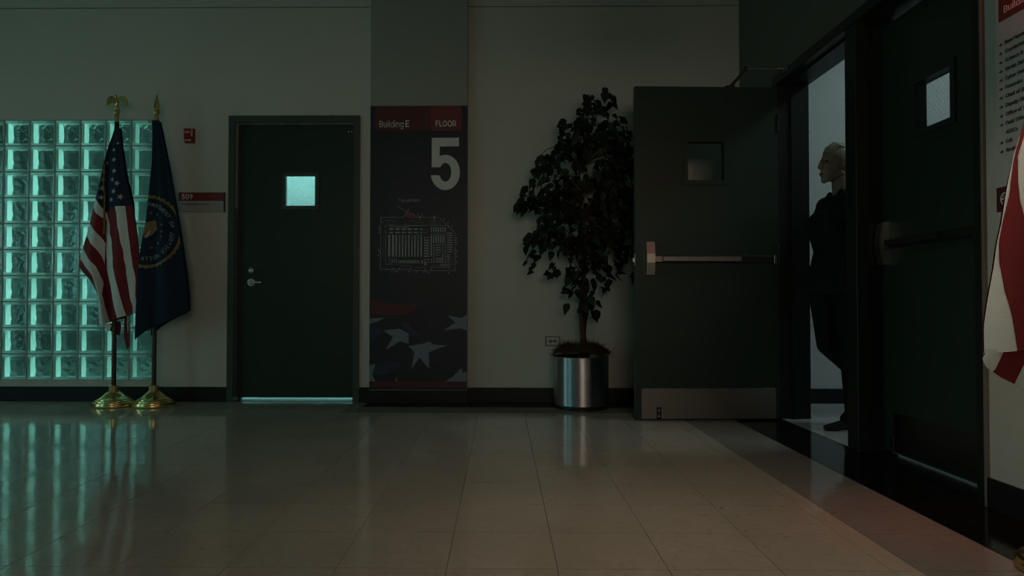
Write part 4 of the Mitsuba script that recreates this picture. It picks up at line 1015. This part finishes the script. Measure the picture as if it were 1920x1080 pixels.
for i, (x, y, z) in enumerate(spots):
    out = np.array([x - .60, (y - 5.08) * 1.2, 0.0]); out /= np.linalg.norm(out) + .05
    d = out * .65 + np.array([0, 0, -.62]) + rng.normal(size=3) * .42
    d /= np.linalg.norm(d)
    nrm = np.array([out[0] * .3, -.75, .5]) + rng.normal(size=3) * .45
    nrm -= d * nrm.dot(d); nrm /= np.linalg.norm(nrm)
    b = np.cross(nrm, d)
    s = rng.uniform(.75, 1.12)
    Mx = np.eye(4); Mx[:3, :3] = np.stack([d, b, nrm], 1) * s
    p0 = np.array([x, y, z]) - d * .035 * s
    p0[1] = min(p0[1], 5.31)
    Mx[:3, 3] = p0
    ends.append((p0, Mx, int(rng.integers(3)), int(rng.integers(4))))
def safe(Mx, k):
    m = moved(LEAVES[k], Mx)
    hi = m.vertices[:, 1].max()
    if hi > 5.335: m.apply_translation([0, 5.335 - hi, 0])
    return m
order = sorted(range(len(ends)), key=lambda i: ends[i][0][1] + (0.6 if ends[i][0][0] > .93 else 0))
for n_, i in enumerate(order[:299]):
    p0, Mx, k, c = ends[i]
    add('potted_ficus__leaf' + ('_%03d' % n_ if n_ else ''), safe(Mx, k), mt('leaf%d' % c), True)
for c in range(1):
    ms = [safe(ends[i][1], ends[i][2]) for i in order[299:]]
    add('potted_ficus__foliage', cat(*ms), mt('leaf0'), True, kind='stuff')
# branches and twigs
br = []
hubs = [(.60, 5.09, .95), (.59, 5.09, 1.15), (.58, 5.09, 1.35), (.585, 5.09, 1.55), (.60, 5.09, 1.75)]
for i in order[::4]:
    p0 = ends[i][0]
    if p0[2] < 1.12: continue
    hub = np.array(hubs[int(np.argmin([abs(p0[2] - .12 - h[2]) for h in hubs]))])
    mid = (hub + p0) / 2 + np.array([0, 0, .06])
    br.append(tube([hub, hub * .4 + mid * .6, mid * .45 + p0 * .55 + np.array([0, 0, .02]), p0], [.0045, .003, .002, .001], 4))
br.append(tube([(.60, 5.09, 1.7), (.63, 5.05, 1.95), (.66, 5.03, 2.10), (.70, 5.03, 2.19), (.745, 5.03, 2.24)], [.007, .005, .004, .003, .0015], 6))
br.append(tube([(.655, 5.03, 2.10), (.63, 5.03, 2.15), (.625, 5.03, 2.22)], [.003, .002, .001], 5))
br.append(tube([(.55, 5.06, 1.85), (.45, 5.04, 1.90), (.33, 5.03, 1.86), (.25, 5.03, 1.78)], [.005, .004, .003, .0015], 5))
add('potted_ficus__twigs', cat(*br), mt('bark'), True, kind='stuff')
tag('potted_ficus', 'bushy dark green ficus in a brushed steel planter by the wall', 'potted tree')
# ================================================================ the woman stepping through the doorway, facing -x
scene['mat_skin'] = prin((0.30, 0.18, 0.135), 0.5, spec=0.3)
scene['mat_lips'] = prin((0.28, 0.09, 0.08), 0.4)
scene['mat_hair'] = prin((0.33, 0.28, 0.19), 0.42, spec=0.5)
scene['mat_jacket'] = prin((0.012, 0.012, 0.013), 0.7, spec=0.2)
scene['mat_trousers'] = prin((0.010, 0.010, 0.011), 0.7, spec=0.2)
scene['mat_shirt'] = prin((0.020, 0.018, 0.018), 0.6, spec=0.2)
scene['mat_shoe'] = prin((0.012, 0.011, 0.010), 0.3)
scene['mat_eye'] = prin((0.05, 0.04, 0.035), 0.15)

def sph(p, r, seg=20): return m3.Manifold.sphere(r, seg).translate([float(c) for c in p])
def bone(a, ra, b, rb): return m3.Manifold.batch_hull([sph(a, ra), sph(b, rb)])
def ellm(c, r, rot=None, seg=32):
    e = m3.Manifold.sphere(1.0, seg).scale([float(q) for q in r])
    if rot: e = e.rotate([float(q) for q in rot])
    return e.translate([float(q) for q in c])
def fuse(ms, length, it=12):
    u = m3.Manifold.batch_boolean(ms, m3.OpType.Add).refine_to_length(length).to_mesh()
    t = trimesh.Trimesh(u.vert_properties[:, :3], u.tri_verts, process=True)
    if it: trimesh.smoothing.filter_taubin(t, lamb=.5, nu=.52, iterations=it)
    return t
YP = 4.30
J = dict(head=(2.045, YP, 1.615), neck0=(2.085, YP, 1.42), neck1=(2.070, YP, 1.53), chest=(2.04, YP, 1.26), waist=(2.06, YP, 1.08), hip=(2.055, YP, .95),
    shL=(2.065, YP - .165, 1.365), elL=(2.135, YP - .215, 1.10), wrL=(2.205, YP - .20, .875),
    shR=(2.065, YP + .165, 1.365), elR=(2.06, YP + .215, 1.10), wrR=(2.04, YP + .19, .90),
    hpL=(2.06, YP - .085, .92), knL=(2.095, YP - .075, .50), anL=(2.125, YP - .070, .10), toL=(1.965, YP - .080, .028),
    hpR=(2.04, YP + .085, .92), knR=(2.025, YP + .075, .505), anR=(2.30, YP + .075, .255), toR=(2.31, YP + .08, .10))
def hand(w, d, side):
    """relaxed hand hanging from the wrist along d: palm, four curled fingers, thumb from the palm's edge"""
    d = np.array(d, float); d /= np.linalg.norm(d)
    f = np.array([-1.0, 0, 0]); f -= d * f.dot(d); f /= np.linalg.norm(f)       # towards the thumb
    s = np.cross(d, f) * side                                                   # back of the hand, outwards
    w = np.array(w, float)
    P = lambda a, b, c: w + d * a + f * b + s * c
    ms = [m3.Manifold.batch_hull([sph(P(.0, .012, 0), .016, 12), sph(P(.0, -.012, 0), .016, 12), sph(P(.078, .030, 0), .0115, 12), sph(P(.078, -.028, 0), .0115, 12)])]
    for k, (o, L) in enumerate(((.030, .070), (.011, .078), (-.009, .072), (-.028, .056))):
        p0, p1, p2, p3 = P(.076, o, 0), P(.076 + L * .50, o * 1.08, -.007), P(.076 + L * .80, o * 1.08, -.022), P(.076 + L * .95, o * 1.05, -.040)
        ms += [bone(p0, .0095, p1, .0088), bone(p1, .0088, p2, .0080), bone(p2, .0080, p3, .0068)]
    ms += [bone(P(.018, .024, -.004), .0125, P(.050, .050, -.012), .0100), bone(P(.050, .050, -.012), .0100, P(.078, .056, -.020), .0085)]
    return ms
j = J
bodyp = [bone(j['neck0'], .058, j['neck1'], .050),
    m3.Manifold.batch_hull([sph(j['shL'], .045), sph(j['shR'], .045), sph(j['chest'], .095)]), bone(j['chest'], .105, j['waist'], .095), m3.Manifold.batch_hull([sph(j['waist'], .09), sph(j['hpL'], .085), sph(j['hpR'], .085)]),
    bone(j['shL'], .045, j['elL'], .034), bone(j['elL'], .034, j['wrL'], .024), bone(j['shR'], .045, j['elR'], .034), bone(j['elR'], .034, j['wrR'], .024),
    bone(j['hpL'], .080, j['knL'], .048), bone(j['knL'], .048, j['anL'], .028), bone(j['hpR'], .080, j['knR'], .048), bone(j['knR'], .048, j['anR'], .028),
    bone(j['anL'], .026, np.array(j['anL']) * .5 + np.array(j['toL']) * .5, .010), bone(j['anR'], .026, np.array(j['anR']) * .4 + np.array(j['toR']) * .6, .012)]
hx, hy, hz = j['head']
headp = [ellm((hx + .012, hy, hz + .022), (.092, .074, .088)), ellm((hx - .022, hy, hz - .035), (.066, .060, .082)),
    m3.Manifold.batch_hull([sph((hx - .074, hy, hz - .112), .015), sph((hx - .060, hy - .020, hz - .108), .013), sph((hx - .060, hy + .020, hz - .108), .013), sph((hx + .012, hy - .050, hz - .070), .014), sph((hx + .012, hy + .050, hz - .070), .014), sph((hx - .062, hy, hz - .05), .03)]),
    m3.Manifold.batch_hull([sph((hx - .086, hy, hz + .018), .007), sph((hx - .104, hy, hz - .030), .0070), sph((hx - .089, hy - .013, hz - .036), .006), sph((hx - .089, hy + .013, hz - .036), .006)]),
    ellm((hx - .088, hy, hz - .066), (.010, .022, .006)), ellm((hx - .085, hy, hz - .077), (.010, .019, .007)),
    m3.Manifold.batch_hull([sph((hx - .060, hy - .030, hz - .024), .024), sph((hx - .060, hy + .030, hz - .024), .024), sph((hx - .02, hy - .036, hz - .030), .026), sph((hx - .02, hy + .036, hz - .030), .026)]),
    ellm((hx + .018, hy - .074, hz - .010), (.018, .007, .030), (0, 12, 0)), ellm((hx + .018, hy + .074, hz - .010), (.018, .007, .030), (0, 12, 0)),
    bone((hx + .020, hy, hz - .05), .050, j['neck1'], .050)]
handp = hand(j['wrL'], np.array(j['wrL']) - np.array(j['elL']) + [0, 0, -.10], -1) + hand(j['wrR'], (0.0, -.01, -1), 1)
add('person', fuse(bodyp + headp + handp, .0055, 22), mt('skin'), True, label='woman in dark jacket and trousers stepping through the open doorway, blond hair tied back', cat='person')
for s, k in ((-1, ''), (1, '_001')):
    add('person__eye' + k, ell((hx - .0725, hy + s * .033, hz + .004), (.009, .011, .006), 2), mt('eye'), True, label='eye')
add('person__lips', fuse([ellm((hx - .0915, hy, hz - .066), (.0085, .020, .0052)), ellm((hx - .089, hy, hz - .0765), (.0085, .017, .006))], .004, 3), mt('lips'), True)
# hair: combed back from the forehead into a low knot
cap = ellm((hx + .018, hy, hz + .026), (.101, .083, .097)) 
cut = m3.Manifold.cube([.4, .4, .4], True).rotate([0, 38, 0]).translate([hx - .215, hy, hz - .075])
low = m3.Manifold.cube([.4, .4, .2], True).translate([hx, hy, hz - .150])
hairm = [cap - cut - low, ellm((hx + .118, hy, hz - .010), (.036, .040, .038)), ellm((hx + .085, hy, hz + .0), (.035, .055, .05))]
for k in range(7):   # combed strands as shallow ridges
    a = (k - 3) * .021
    pts = [(hx - .060 + abs(a) * .25, hy + a * 1.0, hz + .086 - abs(a) * .45), (hx - .01, hy + a * 1.05, hz + .121 - abs(a) * .45), (hx + .07, hy + a * .95, hz + .104 - abs(a) * .6), (hx + .112, hy + a * .4, hz + .03)]
    hairm += [bone(pts[i], .008, pts[i + 1], .008) for i in range(3)]
add('person__hair', fuse(hairm, .007, 5), mt('hair'), True, label='blond hair combed back into a knot')
# jacket with collar and sleeves, shirt front
jac = [m3.Manifold.batch_hull([sph(j['shL'], .062), sph(j['shR'], .062), sph((2.045, YP - .07, 1.28), .105), sph((2.045, YP + .07, 1.28), .105)]),
    m3.Manifold.batch_hull([sph((1.995, YP - .060, 1.235), .100), sph((1.995, YP + .060, 1.235), .100), sph((2.06, YP - .06, 1.08), .115), sph((2.06, YP + .06, 1.08), .115)]),
    m3.Manifold.batch_hull([sph((2.06, YP - .06, 1.08), .115), sph((2.06, YP + .06, 1.08), .115), sph((2.03, YP - .07, .90), .125), sph((2.03, YP + .07, .90), .125)]),
    bone(j['shL'], .066, j['elL'], .054), bone(j['elL'], .054, np.array(j['wrL']) + [.006, -.002, .015], .040), bone(j['shR'], .066, j['elR'], .054), bone(j['elR'], .054, np.array(j['wrR']) + [0, 0, .02], .040),
    m3.Manifold.batch_hull([sph((2.125, YP - .05, 1.44), .030), sph((2.125, YP + .05, 1.44), .030), sph((2.06, YP - .095, 1.41), .026), sph((2.06, YP + .095, 1.41), .026)]),
    bone((2.045, YP - .075, 1.425), .022, (1.955, YP - .045, 1.28), .016), bone((2.045, YP + .075, 1.425), .022, (1.955, YP + .045, 1.28), .016)]
add('person__jacket', fuse(jac, .011, 8), mt('jacket'), True, label='dark jacket')
hemj = m3.Manifold.batch_hull([ellm((2.025, YP, .93), (.135, .185, .03)), ellm((2.022, YP, .815), (.136, .190, .012))])
add('person__jacket_skirt', fuse([hemj], .014, 4), mt('jacket'), True)
tro = [m3.Manifold.batch_hull([sph((2.06, YP, .98), .10), sph(j['hpL'], .100), sph(j['hpR'], .100)]), bone(j['hpL'], .100, j['knL'], .070), bone(j['knL'], .070, np.array(j['anL']) + [0.0, 0, -.02], .064),
    bone(np.array(j['hpR']) + [-.04, 0, -.06], .090, j['knR'], .068), bone(j['hpR'], .1, j['knR'], .068), bone(j['knR'], .068, np.array(j['anR']), .062),
    bone(np.array(j['anL']) + [-.0, 0, -.02], .064, np.array(j['anL']) + [-.05, 0, -.035], .048)]
add('person__trousers', fuse(tro, .012, 6), mt('trousers'), True)
def shoe(an, to, key):
    an, to = np.array(an), np.array(to)
    d = to - an; d[2] = 0
    d = d / (np.linalg.norm(d) + 1e-9)
    heel = an - d * .030
    if abs((to - an)[2]) > .12:      # lifted foot pointing down
        ax = (to - an) / np.linalg.norm(to - an)
        ms = [bone(an + ax * .02, .040, an + ax * .12, .034), bone(an + ax * .12, .034, an + ax * .21, .022)]
    else:
        z = lambda p, h: np.array([p[0], p[1], h])
        ms = [m3.Manifold.batch_hull([sph(z(heel, .030), .029), sph(z(an, .070), .036), sph(z(an + d * .06, .048), .034)]), m3.Manifold.batch_hull([sph(z(an + d * .05, .040), .034), sph(z(an + d * .13, .026), .026), sph(z(an + d * .188, .018), .018)])]
    add(key, fuse(ms, .007, 4), mt('shoe'), True, label='black shoe')
shoe(J['anL'], J['toL'], 'person__shoe')
shoe(J['anR'], J['toR'], 'person__shoe_001')
